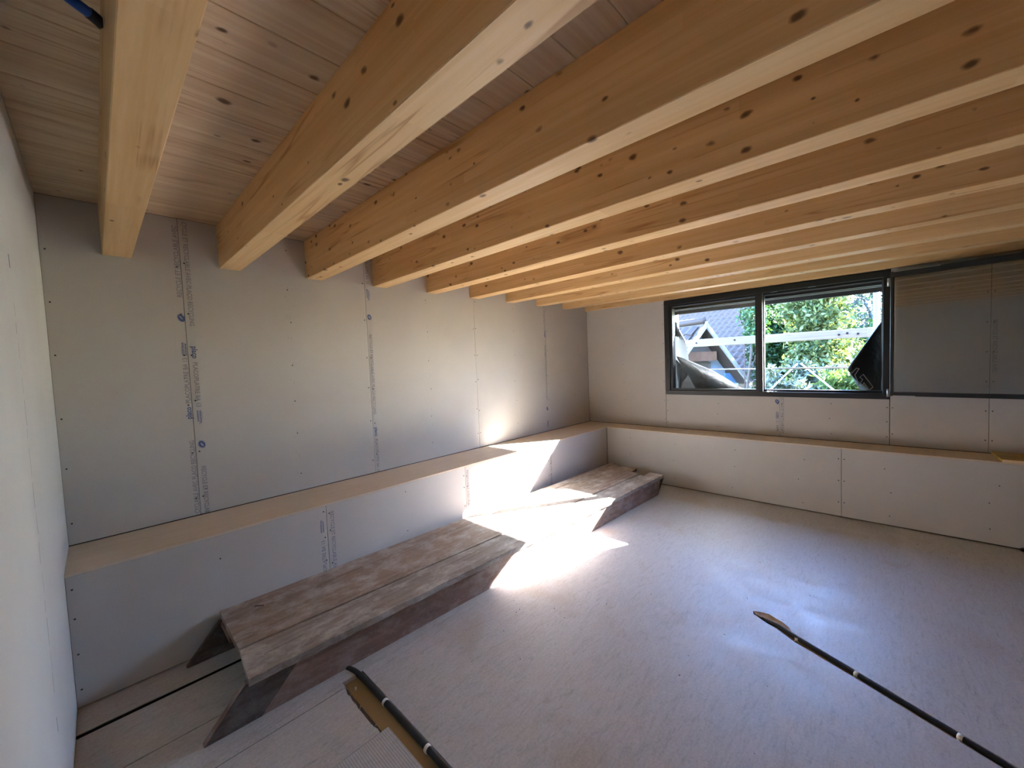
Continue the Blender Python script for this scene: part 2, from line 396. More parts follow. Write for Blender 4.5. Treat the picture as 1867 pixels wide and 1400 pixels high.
printing(bb[3], fr_back(4.158, 0, True), [('rec', 1.07), ('logo', .936), ('mark', .70), ('brand', 1.83)])
# chalk dashes at board centres
bm = bmesh.new()
for x in (1.175, 1.155, 2.375, 3.57):
    for z in np.arange(.75, 2.3, .17):
        zz = z+random.uniform(-.05, .05); l_ = random.uniform(.01, .03)
        add_poly(bm, [(x, zz), (x+.0016, zz), (x+.0018, zz+l_), (x+.0003, zz+l_)], lambda a, b_: Vector((a, -.0006, b_)), 0)
tag(fin('pencil_marks', bm, plain('pencil', (.25, .23, .21), .8), wb), kind='stuff')

# ---- ledge along the back wall
t1 = tag(bobj('trim_1', (0, XF+.02, -DA+.014, .012, 0, ZL-.0135), M_BACK), kind='structure')
bm = bmesh.new(); box(bm, 0.0005, L-.002, -DA-.0005, -.006, ZL-.0125, ZL, bev=.0012); fin('ledge_board', bm, M_LEDGE, t1)
fe = [0.0005, 1.17, 2.37, 3.57, XF-.001]; fb = []
for i in range(4):
    b = taper_board('plasterboard', (fe[i], -DA, .008), (1,0,0), (0,0,1), (0,-1,0), fe[i+1]-fe[i], ZL-.0135-.008, M_BOARD, t1, i > 0, i < 3)
    pts = []
    for z in (.09, .26, .43, .57):
        if i == 0: pts.append((.02, -DA, z))
        else: pts.append((fe[i]+.018, -DA, z+random.uniform(-.03, .03)))
        if i < 3: pts.append((fe[i+1]-.018, -DA, z+random.uniform(-.03, .03)))
        if z in (.26, .57) and i != 0: pts.append((fe[i]+.6, -DA, z))
    if i == 0: pts += [(.58, -DA, .50), (.585, -DA, .2)]
    screws('screw_heads', b, pts, (0,-1,0)); fb.append(b)
printing(fb[0], fr_back(1.148, -DA, True), [('mark', .46), ('ba', .13, 'PLACOPLATRE BA 13')])
printing(fb[1], fr_back(1.193, -DA, False), [('rec', -.585, TXT[:28])])
printing(fb[2], fr_back(2.385, -DA, False), [('rec', -.60, TXT[10:40])])
printing(fb[3], fr_back(3.58, -DA, False), [('rec', -.60, TXT[8:36])])
# taped inner corner
bm = bmesh.new()
for k in range(26):
    z = .03+k*.023
    add_poly(bm, [(XF-.004-random.random()*.004, z), (XF-.016-random.random()*.01, z), (XF-.015, z+.012), (XF-.003, z+.014)], lambda a, b_: Vector((a, -DA-.0005, b_)), 0)
tag(fin('pencil_marks', bm, M_INK, t1), kind='stuff')

# ---- ledge under the window
t2 = tag(bobj('trim_2', (XF+.014, L+.01, -W, -DA-.001, 0, ZL-.0135), M_BACK), kind='structure')
bm = bmesh.new(); box(bm, XF-.0005, L-.006, -W+.001, -DA-.001, ZL-.0125, ZL, bev=.0012); fin('ledge_board', bm, M_LEDGE, t2)
ge_ = [-DA-.001, -2.874, -5.274, -7.674]
for i in range(3):
    b = taper_board('plasterboard', (XF, ge_[i], .010), (0,-1,0), (0,0,1), (-1,0,0), ge_[i]-ge_[i+1], ZL-.0135-.010, M_BOARD, t2, i > 0, True)
    pts = []
    for z in (.10, .30, .50):
        for k, y in enumerate(np.arange(ge_[i]-.3, ge_[i+1]+.1, -.6)):
            pts.append((XF, y+random.uniform(-.03, .03), z+random.uniform(-.04, .04)))
        pts.append((XF, ge_[i+1]+.02, z+.04))
        if i: pts.append((XF, ge_[i]-.02, z+.04))
    screws('screw_heads', b, pts, (-1,0,0))
taper_board('plasterboard', (XF, -7.674, .010), (0,-1,0), (0,0,1), (-1,0,0), W-7.674, ZL-.0135-.010, M_BOARD, t2)

# ---- wall_right with the window hole
WY0, WY1, WZ0, WZ1 = -1.137, -3.19, 1.066, 2.226
bm = bmesh.new(); X0, X1 = L+.0135, L+.112
box(bm, X0, X1, WY0, .15, -.1, ZC+.25); box(bm, X0, X1, -W-.15, WY1, -.1, ZC+.25)
box(bm, X0, X1, WY1, WY0, -.1, WZ0); box(bm, X0, X1, WY1, WY0, WZ1, ZC+.25)
wr = fin('wall_right', bm, M_BACK); tag(wr, kind='structure')
def rboard(y0, y1, z0, z1, tl=True, tr=True, rows=None):
    b = taper_board('plasterboard', (L, y0, z0), (0,-1,0), (0,0,1), (-1,0,0), y0-y1, z1-z0, M_BOARD, wr, tl, tr)
    pts = []
    zs = np.arange(z0+.1, z1-.02, (z1-z0-.16)/max(2, round((z1-z0)/.28))) if rows is None else rows
    for z in zs:
        pts += [(L, y0-.018, z), (L, y1+.018, z)]
        if y0-y1 > .8: pts.append((L, (y0+y1)/2+random.uniform(-.01, .01), z+random.uniform(-.02, .02)))
    screws('screw_heads', b, pts, (-1,0,0)); return b
ZT = ZB+.01
rb0 = rboard(-.001, WY0+.0005, ZL+.004, ZT, False, False)
rows3 = (.72, .86, .99)
rb1 = rboard(-1.138, -2.349, ZL+.004, WZ0-.001, False, True, rows3); rb2 = rboard(-2.349, -3.1895, ZL+.004, WZ0-.001, True, True, rows3)
rb3 = rboard(-3.1905, -3.773, ZL+.004, ZT, True, True); rb4 = rboard(-3.773, -4.973, ZL+.004, ZT); rb5 = rboard(-4.973, -6.173, ZL+.004, ZT); rb6 = rboard(-6.173, -7.373, ZL+.004, ZT); rb7 = rboard(-7.373, -W, ZL+.004, ZT)
printing(rb1, fr_right(-2.337, L, True), [('logo', 1.015), ('mark', .83), ('ba', .70, 'RE BA 13'[1:])])
printing(rb2, fr_right(-2.361, L, False), [('rec', -1.055, TXT[1:24])])
printing(rb4, fr_right(-3.785, L, False), [('rec', -1.72, TXT[:26])])

# ---- wall_left, wall_front
wl = tag(bobj('wall_left', (-.15, 0, -W-.15, .013, -.1, ZC+.25), M_LEFT), kind='structure')
bm = bmesh.new()
fC = lambda a, b_: Vector((.0006, a, b_))
def dash(y0, z0, y1, z1, wd):
    add_poly(bm, [(y0-wd, z0), (y0+wd, z0), (y1+wd, z1), (y1-wd, z1)], fC, 0)
for z0, z1 in ((1.78,1.74),(1.72,1.685),(1.66,1.61),(1.59,1.575),(1.55,1.50),(1.48,1.40),(1.39,1.36),(1.33,1.24),(1.22,1.14),(1.12,1.05),(1.03,.96),(.93,.86),(.84,.80),(.78,.69),(.67,.60)):
    y = -1.262+random.uniform(-.008, .008); dash(y, z0, y+random.uniform(-.006, .006), z1, random.uniform(.002, .004))
tag(fin('pencil_marks', bm, plain('wall_pencil', (.20, .22, .25), .8), wl), kind='stuff')
bm = bmesh.new(); dash(-1.275, 1.925, -1.268, 1.885, .008); dash(-1.27, .455, -1.262, .40, .005); dash(-1.262, .60, -1.258, .53, .003)
fin('pen_mark', bm, plain('wall_pen', (.10, .12, .30), .7), wl)
wf = tag(bobj('wall_front', (-.15, L+.3, -W-.15, -W, -.1, ZC+.25), M_BOARD), kind='structure')

# ---- ceiling: planks running across the beams
ce = tag(bobj('ceiling', (-.15, L+.3, -W-.15, .15, ZC+.021, ZC+.25), M_BACK), kind='structure')
y = .0; PW = .183; k = 0
while y > -W:
    y1 = max((-.08 if k == 0 else y-PW), -W)
    bm = bmesh.new(); box(bm, 0, L, y1+.0009, y-.0009, ZC+random.uniform(0, .0008), ZC+.02, bev=.0022); fin('ceiling_plank', bm, M_PLANK, ce)
    y = y1; k += 1

# ---- floor: subfloor and boards
fl = tag(bobj('floor', (-.15, L+.3, -W-.15, .15, -.12, -.022), M_SUB), kind='structure')
def fboard(y0, y1, x0, x1, mat, z1=0):
    bm = bmesh.new(); box(bm, x0, x1, y0, y1, -.0215, z1, bev=.001); return fin('floor_board', bm, mat, fl)
fboard(-DA+.012, -.663, 0, XF, M_FLOOR_L); 
# black strip fills the slot between the first boards, painting its shade
bobj('slot_fill', (0, XF, -.6895, -.6635, -.0218, -.004), plain('slot_shade_black', (.006, .005, .004), .95, 0, .1), fl)
fboard(-.690, -1.017, 0, XF, M_FLOOR_L, -.0005); fboard(-1.0225, -1.2635, 0, XF, M_FLOOR_L)
M_SLOT = plain('joint_dark', (.012, .010, .008), .95, 0, .1)
bobj('slot_fill', (0, XF, -1.0222, -1.0173, -.0218, -.003), M_SLOT, fl); bobj('slot_fill', (0, .885, -1.3045, -1.2992, -.0218, -.003), M_SLOT, fl)
fboard(-1.2645, -1.299, 0, .90, M_FLOOR_L, -.0008)
bobj('slot_fill', (.880, .906, -1.655, -1.3, -.0218, -.0165), plain('broken_core', (.05, .034, .02), .9), fl)
# broken board edge
bm = bmesh.new(); pts = [(0, -1.305), (0, -1.655)]
ys = np.linspace(-1.655, -1.305, 16); e = [(.887+random.uniform(-.006, .006), float(yy)) for yy in ys]
poly = pts+e
prism(bm, [(x, yy, -.0215) for x, yy in poly], [(x, yy, 0) for x, yy in poly]); fin('floor_board', bm, M_FLOOR_L, fl)
bm = bmesh.new()
for k in range(70):
    yy = random.uniform(-1.65, -1.30); x = .893+random.uniform(-.004, .018); r_ = random.uniform(.002, .006)
    z = random.uniform(-.021, -.010)
    q = [Vector((x+random.uniform(-r_, r_), yy+random.uniform(-r_, r_), z+random.uniform(0, r_))) for _ in range(4)]
    vs_ = [bm.verts.new(p) for p in q]
    for f in ((0,1,2),(0,2,3),(0,3,1),(1,3,2)): bm.faces.new([vs_[i] for i in f])
tag(fin('broken_edge', bm, M_CHIP, fl), kind='stuff')
bm = bmesh.new(); box(bm, 0, .927, -1.658, -W, -.0215, .003, bev=.0015); fin('floor_board', bm, M_RIB, fl)
# main sheet with the diagonal slot and its broken-out end
slot_r = [(2.745, -2.665), (2.690, -2.795), (2.570, -3.075), (2.425, -3.385), (2.30, -3.655), (2.105, -4.08)]
slot = [(2.775, -2.615), (2.790, -2.650), (2.800, -2.69), (2.782, -2.725), (2.765, -2.765), (2.735, -2.80), (2.70, -2.815)] + [(x+.012, yy) for x, yy in slot_r[2:]] \
     + [(2.058, -4.105), (2.250, -3.675), (2.373, -3.405), (2.510, -3.105), (2.620, -2.84), (2.680, -2.755), (2.702, -2.70), (2.728, -2.655), (2.745, -2.625)]
outer = [(1.003, -1.2645), (1.003, -W), (XF+.01, -W), (XF+.01, -1.2645)]
bm = bmesh.new()
def sheet(outer, hole, z0, z1):
    po_ = [Vector((x, yy, 0)) for x, yy in outer]; ph = [Vector((x, yy, 0)) for x, yy in hole]
    tris = tessellate_polygon([po_, ph]); allp = po_+ph
    top = [bm.verts.new((p.x, p.y, z1)) for p in allp]
    for t_ in tris:
        try: bm.faces.new([top[i] for i in t_])
        except ValueError: pass
    bmesh.ops.recalc_face_normals(bm, faces=bm.faces)
    if sum(f.normal.z for f in bm.faces) < 0: bmesh.ops.reverse_faces(bm, faces=bm.faces)
    for loop in (list(range(len(po_))), list(range(len(po_), len(allp)))):
        lo = [bm.verts.new((allp[i].x, allp[i].y, z0)) for i in loop]
        for q in range(len(loop)):
            r2 = (q+1) % len(loop); bm.faces.new((top[loop[q]], top[loop[r2]], lo[r2], lo[q]))
sheet(outer, slot, -.0215, 0); fin('floor_board', bm, M_FLOOR, fl)
# splintered wood in the broken-out end
bm = bmesh.new()
for k in range(60):
    q = random.random(); x = 2.70+.08*q+random.uniform(-.015, .015); yy = -2.79+.15*q+random.uniform(-.03, .03)
    l_, w2 = random.uniform(.012, .04), random.uniform(.002, .006); a = random.uniform(.6, 1.6); z = random.uniform(-.02, -.006)
    d = Vector((math.cos(a), math.sin(a), random.uniform(-.1, .25))); s_ = Vector((-math.sin(a), math.cos(a), 0))
    c = Vector((x, yy, z)); v4 = [bm.verts.new(p) for p in (c-s_*w2, c+s_*w2, c+d*l_, c+Vector((0, 0, .004)))]
    for f in ((0,1,3),(1,2,3),(2,0,3),(0,2,1)): bm.faces.new([v4[i] for i in f])
tag(fin('splinters', bm, M_CHIP, fl), kind='stuff')
bm = bmesh.new(); hole = [(2.775, -2.615), (2.790, -2.650), (2.800, -2.69), (2.782, -2.725), (2.765, -2.765), (2.735, -2.80), (2.70, -2.815), (2.715, -2.77), (2.728, -2.72), (2.742, -2.67), (2.752, -2.635)]
cen = bm.verts.new((2.752, -2.715, -.012)); rim = [bm.verts.new((x, yy, -.0012)) for x, yy in hole]
mid_ = [bm.verts.new((x*.5+2.752*.5+random.uniform(-.006, .006), yy*.5-2.715*.5+random.uniform(-.006, .006), -.008+random.uniform(-.003, .004))) for x, yy in hole]
for q in range(len(hole)):
    r2 = (q+1) % len(hole); bm.faces.new((rim[q], rim[r2], mid_[r2], mid_[q])); bm.faces.new((mid_[q], mid_[r2], cen))
bmesh.ops.recalc_face_normals(bm, faces=bm.faces); fin('broken_patch', bm, M_CHIP, fl)
# crumbs of plaster and wood
bm = bmesh.new()
for k in range(260):
    x, yy = random.uniform(1.05, 4.6), random.uniform(-4.2, -1.42)
    if 2.0 < x < 2.85 and abs((x-2.70)-(yy+2.78)*.47) < .06: continue
    r_ = random.choice((.0015, .002, .002, .003, .0045)); a = random.uniform(0, 6.28)
    q = [Vector((x+r_*math.cos(a+b_)*random.uniform(.5, 1.6), yy+r_*math.sin(a+b_), .0002)) for b_ in (0, 2.1, 4.2)]+[Vector((x, yy, r_*.9))]
    v4 = [bm.verts.new(p) for p in q]; mi = random.choice((0, 0, 1))
    for f in ((0,1,3),(1,2,3),(2,0,3),(0,2,1)): bm.faces.new([v4[i] for i in f]).material_index = mi
o = fin('crumbs', bm, plain('dark_crumb', (.06, .05, .045), .8), fl); o.data.materials.append(plain('white_crumb', (.7, .7, .68), .8)); tag(o, kind='stuff')

# ------------------------------------------------------------------ beams
B0, BS, BW = .2304, .5387, .1208
ORD = ['first', 'second', 'third', 'fourth', 'fifth', 'sixth', 'seventh', 'eighth', 'ninth', 'tenth']
for i in range(10):
    x = B0+i*BS
    bm = bmesh.new(); x1 = x+BW
    box(bm, x, x1, -W+.002, -.0006, ZB, ZC-.0005, bev=.0028)
    b = fin('ceiling_beam', bm, M_BEAM)
    lab = 'pale spruce ceiling beam, first from the white left wall' if i == 0 else ('spruce ceiling beam against the window wall, tenth from the white left wall' if i == 9 else f'spruce ceiling beam, {ORD[i]} counted from the white left wall')
    tag(b, lab, 'beam', 'parallel spruce beams under the plank ceiling')

# ------------------------------------------------------------------ window
win = tag(empty('window_1', (L+.05, (WY0+WY1)/2, WZ0)), kind='structure')
FX0, FX1 = L-.012, L+.105
def fpart(name, dims, bev=.003, mat=None): return bobj(name, dims, mat or M_FRAME, win, bev)
fpart('frame_rail', (FX0, FX1, WY1, WY0, WZ1-.055, WZ1)); fpart('frame_rail', (FX0, FX1, WY1, WY0, WZ0, WZ0+.052))
fpart('frame_stile', (FX0, FX1, WY0-.06, WY0, WZ0+.052, WZ1-.055)); fpart('frame_stile', (FX0, FX1, WY1, WY1+.05, WZ0+.052, WZ1-.055))
fpart('mullion', (FX0, L+.062, -2.198, -2.150, WZ0+.052, WZ1-.055))
# glazing bead of the fixed left light, rebate of the right light
LY0, LY1, LZ0, LZ1 = WY0-.06, -2.150, WZ0+.052, WZ1-.055
def ring(name, x0, x1, y0, y1, z0, z1, w_, parent, wz=None):
    wz = wz or w_; bm = bmesh.new()
    box(bm, x0, x1, y1, y0, z1-wz, z1, bev=.002); box(bm, x0, x1, y1, y0, z0, z0+wz, bev=.002)
    box(bm, x0, x1, y0-w_, y0, z0+wz, z1-wz, bev=.002); box(bm, x0, x1, y1, y1+w_, z0+wz, z1-wz, bev=.002)
    return fin(name, bm, M_FRAME, parent)
ring('glazing_bead', FX0+.02, L+.060, LY0, LY1, LZ0, LZ1, .022, win, .024)
fpart('bead_cover', (FX0+.02, FX1-.01, LY0-.034, LY0-.0215, LZ0+.024, LZ1-.024), .001)
bm = bmesh.new(); box(bm, L+.050, L+.056, LY1+.02, LY0-.02, LZ0+.012, LZ1-.012); fin('glass_pane', bm, M_GLASS, win)
ring('rebate', FX0+.045, L+.085, -2.198, WY1+.05, LZ0, LZ1, .008, win, .022)
for yy in (-2.30, -2.62): bobj('striker_plate', (FX0+.022, FX0+.04, yy-.03, yy+.03, LZ1-.003, LZ1+.0005), M_TAG, win)
bobj('striker_plate', (FX0+.018, FX0+.036, -2.2005, -2.197, 1.60, 1.66), M_TAG, win)
bm = bmesh.new()
for k in range(26):
    yy = -2.22-abs(random.gauss(0, .05)); r_ = random.uniform(.004, .011); x = FX0+random.uniform(.005, .035)
    v4 = [bm.verts.new((x+random.uniform(-r_, r_), yy+random.uniform(-r_, r_)*1.4, LZ0+q)) for q in (0, 0, 0, r_)]
    for f in ((0,1,3),(1,2,3),(2,0,3),(0,2,1)): bm.faces.new([v4[i] for i in f])
tag(fin('plaster_debris', bm, M_WHITE, win), kind='stuff')
for z in (1.125, 2.115):
    bm = bmesh.new(); tube(bm, [(FX0-.014, WY1+.012, z-.035), (FX0-.014, WY1+.012, z+.035)], .010, 10); h = fin('hinge', bm, M_METAL, win, True)
    bobj('hinge_plate', (FX0-.012, FX0-.001, WY1+.002, WY1+.045, z-.03, z+.03), M_FRAME, win, .001)
bobj('hinge_cover', (FX0-.025, FX0-.003, WY1-.024, WY1-.004, 2.105, 2.165), M_WHITE, win, .002)
# open casement folded back flat to the wall
sash = empty('sash', (0, 0, 0)); sash.parent = win
SH = Vector((FX0-.012, WY1-.006, 0)); ANG = math.radians(6.5); SW = .955; SZ0, SZ1 = 1.104, 2.196
sash.matrix_parent_inverse = Matrix.Translation(-win.location)
sash.location = SH; sash.rotation_euler = (0, 0, -ANG)
def spart(name, dims, mat, bev=.002):
    bm = bmesh.new(); box(bm, *dims, bev=bev); me = bpy.data.meshes.new(name); bm.to_mesh(me); bm.free(); me.materials.append(mat)
    o = link(bpy.data.objects.new(name, me)); o.parent = sash; return o
T0, T1 = -.058, .0
spart('sash_rail', (T0, T1, -SW, 0, SZ1-.046, SZ1), M_FRAME); spart('sash_rail', (T0, T1, -SW, 0, SZ0, SZ0+.034), M_FRAME)
spart('sash_stile', (T0, T1, -.022, 0, SZ0+.034, SZ1-.046), M_FRAME); spart('sash_stile', (T0, T1, -SW, -SW+.05, SZ0+.034, SZ1-.046), M_FRAME)
spart('glass_pane', (T0+.012, T0+.016, -SW+.03, -.01, SZ0+.02, SZ1-.03), M_GLASS2, 0)
spart('glass_pane', (T0+.034, T0+.038, -SW+.03, -.01, SZ0+.02, SZ1-.03), M_GLASS3, 0)
spart('edge_gasket', (T0-.0025, T0+.001, -.30, -.02, SZ1-.005, SZ1-.001), M_METAL, 0); spart('edge_gasket', (T0-.0025, T0+.001, -.16, -.02, SZ0+.001, SZ0+.005), M_METAL, 0)

# ------------------------------------------------------------------ plank bench (upside-down formwork trough)
HB = .212; TH = .034
bench = tag(empty('plank_trough', (2.5, -.95, 0)), 'long weathered brown plank trough lying upside down on the floor', 'plank trough')
def plank(name, top, th, mat, parent, jit=.0015):
    bm = bmesh.new(); pts = [Vector(p) for p in top]
    if sum((pts[i].x*pts[(i+1) % len(pts)].y-pts[(i+1) % len(pts)].x*pts[i].y) for i in range(len(pts))) < 0: pts.reverse()
    prism(bm, [p-Vector((0,0,th)) for p in pts], pts)
    return fin(name, bm, mat, parent)
def jag(a, b, n, amp):
    a, b = Vector(a), Vector(b); nrm = Vector((-(b-a).y, (b-a).x, 0)).normalized()
    return [a.lerp(b, i/n)+nrm*(random.uniform(-amp, amp) if 0 < i < n else 0) for i in range(n+1)]
rearL, rearR = (.556, -.483), (4.655, -.600); seL, seR = (.551, -.936), (4.36, -1.113); frL, frR = (.532, -1.196), (4.507, -1.345)
z = HB
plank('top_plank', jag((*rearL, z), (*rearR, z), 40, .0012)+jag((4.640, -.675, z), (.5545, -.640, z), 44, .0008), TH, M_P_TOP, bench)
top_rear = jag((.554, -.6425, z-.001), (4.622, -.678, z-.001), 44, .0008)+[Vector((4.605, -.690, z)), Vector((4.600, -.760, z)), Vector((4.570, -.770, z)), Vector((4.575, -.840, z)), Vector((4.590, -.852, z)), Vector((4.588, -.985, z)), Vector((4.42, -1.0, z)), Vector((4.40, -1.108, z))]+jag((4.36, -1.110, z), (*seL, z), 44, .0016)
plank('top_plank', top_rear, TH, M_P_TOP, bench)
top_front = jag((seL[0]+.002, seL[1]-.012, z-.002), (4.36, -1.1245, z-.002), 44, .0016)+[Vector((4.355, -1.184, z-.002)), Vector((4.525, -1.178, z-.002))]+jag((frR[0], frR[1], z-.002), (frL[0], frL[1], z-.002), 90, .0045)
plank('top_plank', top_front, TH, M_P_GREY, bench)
# side planks with slanted ends
def side(name, y0L, y0R, xbL, xtL, xbR, xtR, th, inner, mat):
    bm = bmesh.new(); zt = HB-TH-.001; n = 24; rows = []
    for s_ in (0, inner):
        lo, hi = [], []
        for i in range(n+1):
            t_ = i/n; yb = y0L+(y0R-y0L)*t_; jz = .0
            lo.append(bm.verts.new((xbL+(xbR-xbL)*t_, yb+s_, .001+jz))); hi.append(bm.verts.new((xtL+(xtR-xtL)*t_, yb+s_, zt)))
        rows.append((lo, hi))
    (a, b_), (c, d) = rows
    for i in range(n):
        for q in ((a[i], a[i+1], b_[i+1], b_[i]), (d[i], d[i+1], c[i+1], c[i]), (b_[i], b_[i+1], d[i+1], d[i]), (c[i], c[i+1], a[i+1], a[i])): bm.faces.new(q)
    bm.faces.new((a[0], b_[0], d[0], c[0])); bm.faces.new((c[n], d[n], b_[n], a[n]))
    bmesh.ops.recalc_face_normals(bm, faces=bm.faces); return fin(name, bm, mat, bench)
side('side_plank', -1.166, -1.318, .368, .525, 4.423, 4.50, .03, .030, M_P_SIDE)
side('side_plank', -.508, -.622, .392, .545, 4.45, 4.60, .03, -.028, M_P_DARK)  # far side uses the darker plank colour
# dark stained slanted end of the near side
bm = bmesh.new(); yf = lambda x: -1.166+(-1.318+1.166)*(x-.368)/4.055-.0022
zt = HB-TH-.002
q = [(.369, .0015), (.575, .0015), (.742, zt), (.526, zt)]
prism(bm, [(x, yf(x)+.002, z_) for x, z_ in q], [(x, yf(x)-.001, z_) for x, z_ in q]); bmesh.ops.recalc_face_normals(bm, faces=bm.faces)
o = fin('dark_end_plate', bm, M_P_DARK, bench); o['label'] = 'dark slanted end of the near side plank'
# battens inside the ends
bm = bmesh.new(); box(bm, .548, .585, -.74, -.54, HB-TH-.03, HB-TH-.001, bev=.002); fin('batten', bm, M_P_SIDE, bench)
bm = bmesh.new(); prism(bm, [(4.40,-1.285,.02),(4.44,-1.285,.02),(4.47,-1.20,.02),(4.43,-1.20,.02)], [(4.50,-1.29,HB-TH-.004),(4.54,-1.285,HB-TH-.004),(4.56,-1.20,HB-TH-.004),(4.51,-1.20,HB-TH-.004)]); fin('batten', bm, M_P_DARK, bench)
bm = bmesh.new(); prism(bm, [(4.45,-1.30,.01),(4.475,-1.30,.01),(4.475,-1.24,.01),(4.45,-1.24,.01)], [(4.56,-1.325,.16),(4.575,-1.32,.16),(4.575,-1.25,.165),(4.56,-1.25,.165)]); fin('splinter_board', bm, M_P_DARK, bench)
bm = bmesh.new(); tube(bm, [(.70, -.60, HB-.004), (.70, -.60, HB+.006), (.735, -.635, HB+.008)], .0028, 6); fin('bent_nail', bm, plain('rust', (.05, .03, .025), .7), bench)

# ------------------------------------------------------------------ conduits, cable
c1 = tag(empty('floor_conduit', (.985, -1.6, -.02)), 'dark grey conduit lying in the tan floor channel beside the plank trough', 'conduit')
bm = bmesh.new(); path = smooth_path([(.955, -1.17, -.004), (.975, -1.24, -.002), (.984, -1.35, -.003), (.986, -1.55, -.0065), (.988, -1.75, -.0065), (.988, -2.0, -.0065), (.990, -2.5, -.0065), (.992, -3.2, -.0065)], 40)
tube(bm, path, [.0140 if i % 2 else .0132 for i in range(len(path))], 12); fin('conduit_tube', bm, M_GREYC, c1, True)
for yy in (-1.525, -1.862, -2.3):
    bm = bmesh.new(); tube(bm, [(.9865, yy-.007, -.0065), (.9865, yy+.007, -.0065)], .0163, 14); fin('clip', bm, M_WHITE, c1, True)
bm = bmesh.new(); box(bm, .930, .938, -1.335, -1.327, -.0218, -.008, bev=.001); fin('clip_pin', bm, M_WHITE, c1)
c2 = tag(empty('floor_cable', (2.55, -3.1, -.02)), 'black cable clipped into a diagonal slot cut across the dusty floor', 'cable')
bm = bmesh.new(); path = smooth_path([(2.760, -2.655, -.018), (2.735, -2.70, -.010), (2.705, -2.755, .004), (2.668, -2.82, .004), (2.550, -3.085, .000), (2.405, -3.395, .000), (2.28, -3.665, -.003), (2.085, -4.085, -.006)], 12)
tube(bm, path, .0108, 12); fin('cable_sheath', bm, M_CABLE, c2, True)
for (x, yy) in ((2.655, -2.85), (2.545, -3.095), (2.398, -3.41)):
    d = Vector((-.42, -.9, 0)).normalized(); c = Vector((x, yy, .001)); s_ = Vector((-.9, .42, 0)).normalized()
    bm = bmesh.new(); tube(bm, [c-d*.008, c+d*.008], .0128, 14); cl = fin('clip', bm, M_WHITE, c2, True)
    bm = bmesh.new(); tube(bm, [c+s_*.012-Vector((0,0,.004)), c+s_*.024-Vector((0,0,.012))], .0055, 8); fin('clip_nail_head', bm, M_WHITE, c2, True)
b1 = tag(empty('blue_conduit', (.12, -1.83, 2.45)), 'blue plastic conduit hanging under the planks beside the first beam', 'conduit')
bm = bmesh.new(); tube(bm, smooth_path([(.0, -1.975, 2.46), (.07, -1.885, 2.452), (.15, -1.80, 2.45), (.208, -1.756, 2.448)], 6), .0125, 14); fin('conduit_tube', bm, M_BLUE, b1, True)
bm = bmesh.new(); tube(bm, smooth_path([(.205, -1.758, 2.448), (.217, -1.750, 2.446), (.2295, -1.742, 2.442)], 4), .0140, 14); fin('conduit_end', bm, M_BLUED, b1, True)

# yellow formwork board on the window ledge
yb = tag(empty('formwork_board', (4.95, -4.2, ZL)), 'yellow formwork board lying on the ledge under the open casement', 'board')
bm = bmesh.new(); prism(bm, [(4.790, -4.70, ZL), (5.105, -4.70, ZL), (5.105, -3.785, ZL), (4.790, -3.800, ZL)], [(4.790, -4.70, ZL+.022), (5.105, -4.70, ZL+.022), (5.105, -3.785, ZL+.022), (4.790, -3.800, ZL+.022)])
fin('panel_face', bm, spruce('yellow_panel', (.62, .43, .09), (.46, .29, .05), 1, 8, .1, .4), yb)
bm = bmesh.new(); box(bm, 4.782, 4.7905, -4.70, -3.802, ZL+.0005, ZL+.021); fin('panel_edge', bm, spruce('panel_edge', (.72, .56, .34), (.6, .44, .25), 1, 8, .1, .6), yb)
# black cable stub at the foot of the ledge
bm = bmesh.new(); tube(bm, smooth_path([(4.80, -3.93, .012), (4.785, -3.92, .013), (4.77, -3.90, .012)], 4), .011, 8)
tube(bm, [(4.792, -3.97, .010), (4.786, -3.90, .011)], .009, 8)
tag(fin('cable_stub', bm, M_CABLE, None, True), 'short black cable stub at the foot of the window ledge', 'cable')

# ------------------------------------------------------------------ outside
M_SOFF = plain('soffit_grey', (.10, .11, .12), .55); M_FASC = plain('fascia_black', (.012, .013, .015), .5)
ev = tag(empty('roof_eave', (5.55, -2.5, 2.1)), 'dark roof eave with grey soffit above the window outside', 'eave')
bobj('soffit_board', (L+.113, 5.68, -W-.4, 1.5, 2.145, 2.40), M_SOFF, ev, .002); bobj('fascia_board', (5.665, 5.70, -W-.4, 1.5, 2.10, 2.44), M_FASC, ev, .002)
bobj('soffit_trim', (L+.1135, L+.15, -W-.4, 1.5, 2.118, 2.1445), M_FASC, ev, .002); bobj('soffit_joint', (5.52, 5.535, -W-.4, 1.5, 2.139, 2.146), M_FASC, ev)
gr = tag(bobj('ground', (5.6, 60, -40, 40, GROUND-.2, GROUND), plain('garden_ground', (.035, .055, .018), .95)), kind='structure')

M_RAIL = spruce('guard_rail_wood', (.42, .37, .28), (.34, .29, .20), 1, 5, .12, .6)
M_POSTW = spruce('post_wood', (.62, .50, .32), (.5, .38, .22), 2, 5, .12, .6)
M_GALV = plain('galvanised_steel', (.30, .33, .36), .4, .6)
ra = tag(empty('guard_rail', (6.6, -1.9, 1.67)), 'pale timber guard rail crossing in front of the hedge outside the window', 'guard rail')
bm = bmesh.new(); v = box(bm, 6.58, 6.615, -3.01, -.60, 1.672, 1.785, bev=.004)
fin('rail_board', bm, M_RAIL, ra)
bobj('end_block', (6.57, 6.612, -3.03, -2.985, 1.668, 1.79), M_RAIL, ra, .003)
for yy, zz in ((-2.72, 1.722), (-2.80, 1.735), (-2.90, 1.72), (-1.55, 1.74), (-1.02, 1.73)):
    bm = bmesh.new(); tube(bm, [(6.572, yy, zz), (6.582, yy, zz)], .013, 8); fin('bolt_hole', bm, M_SCREW, ra)
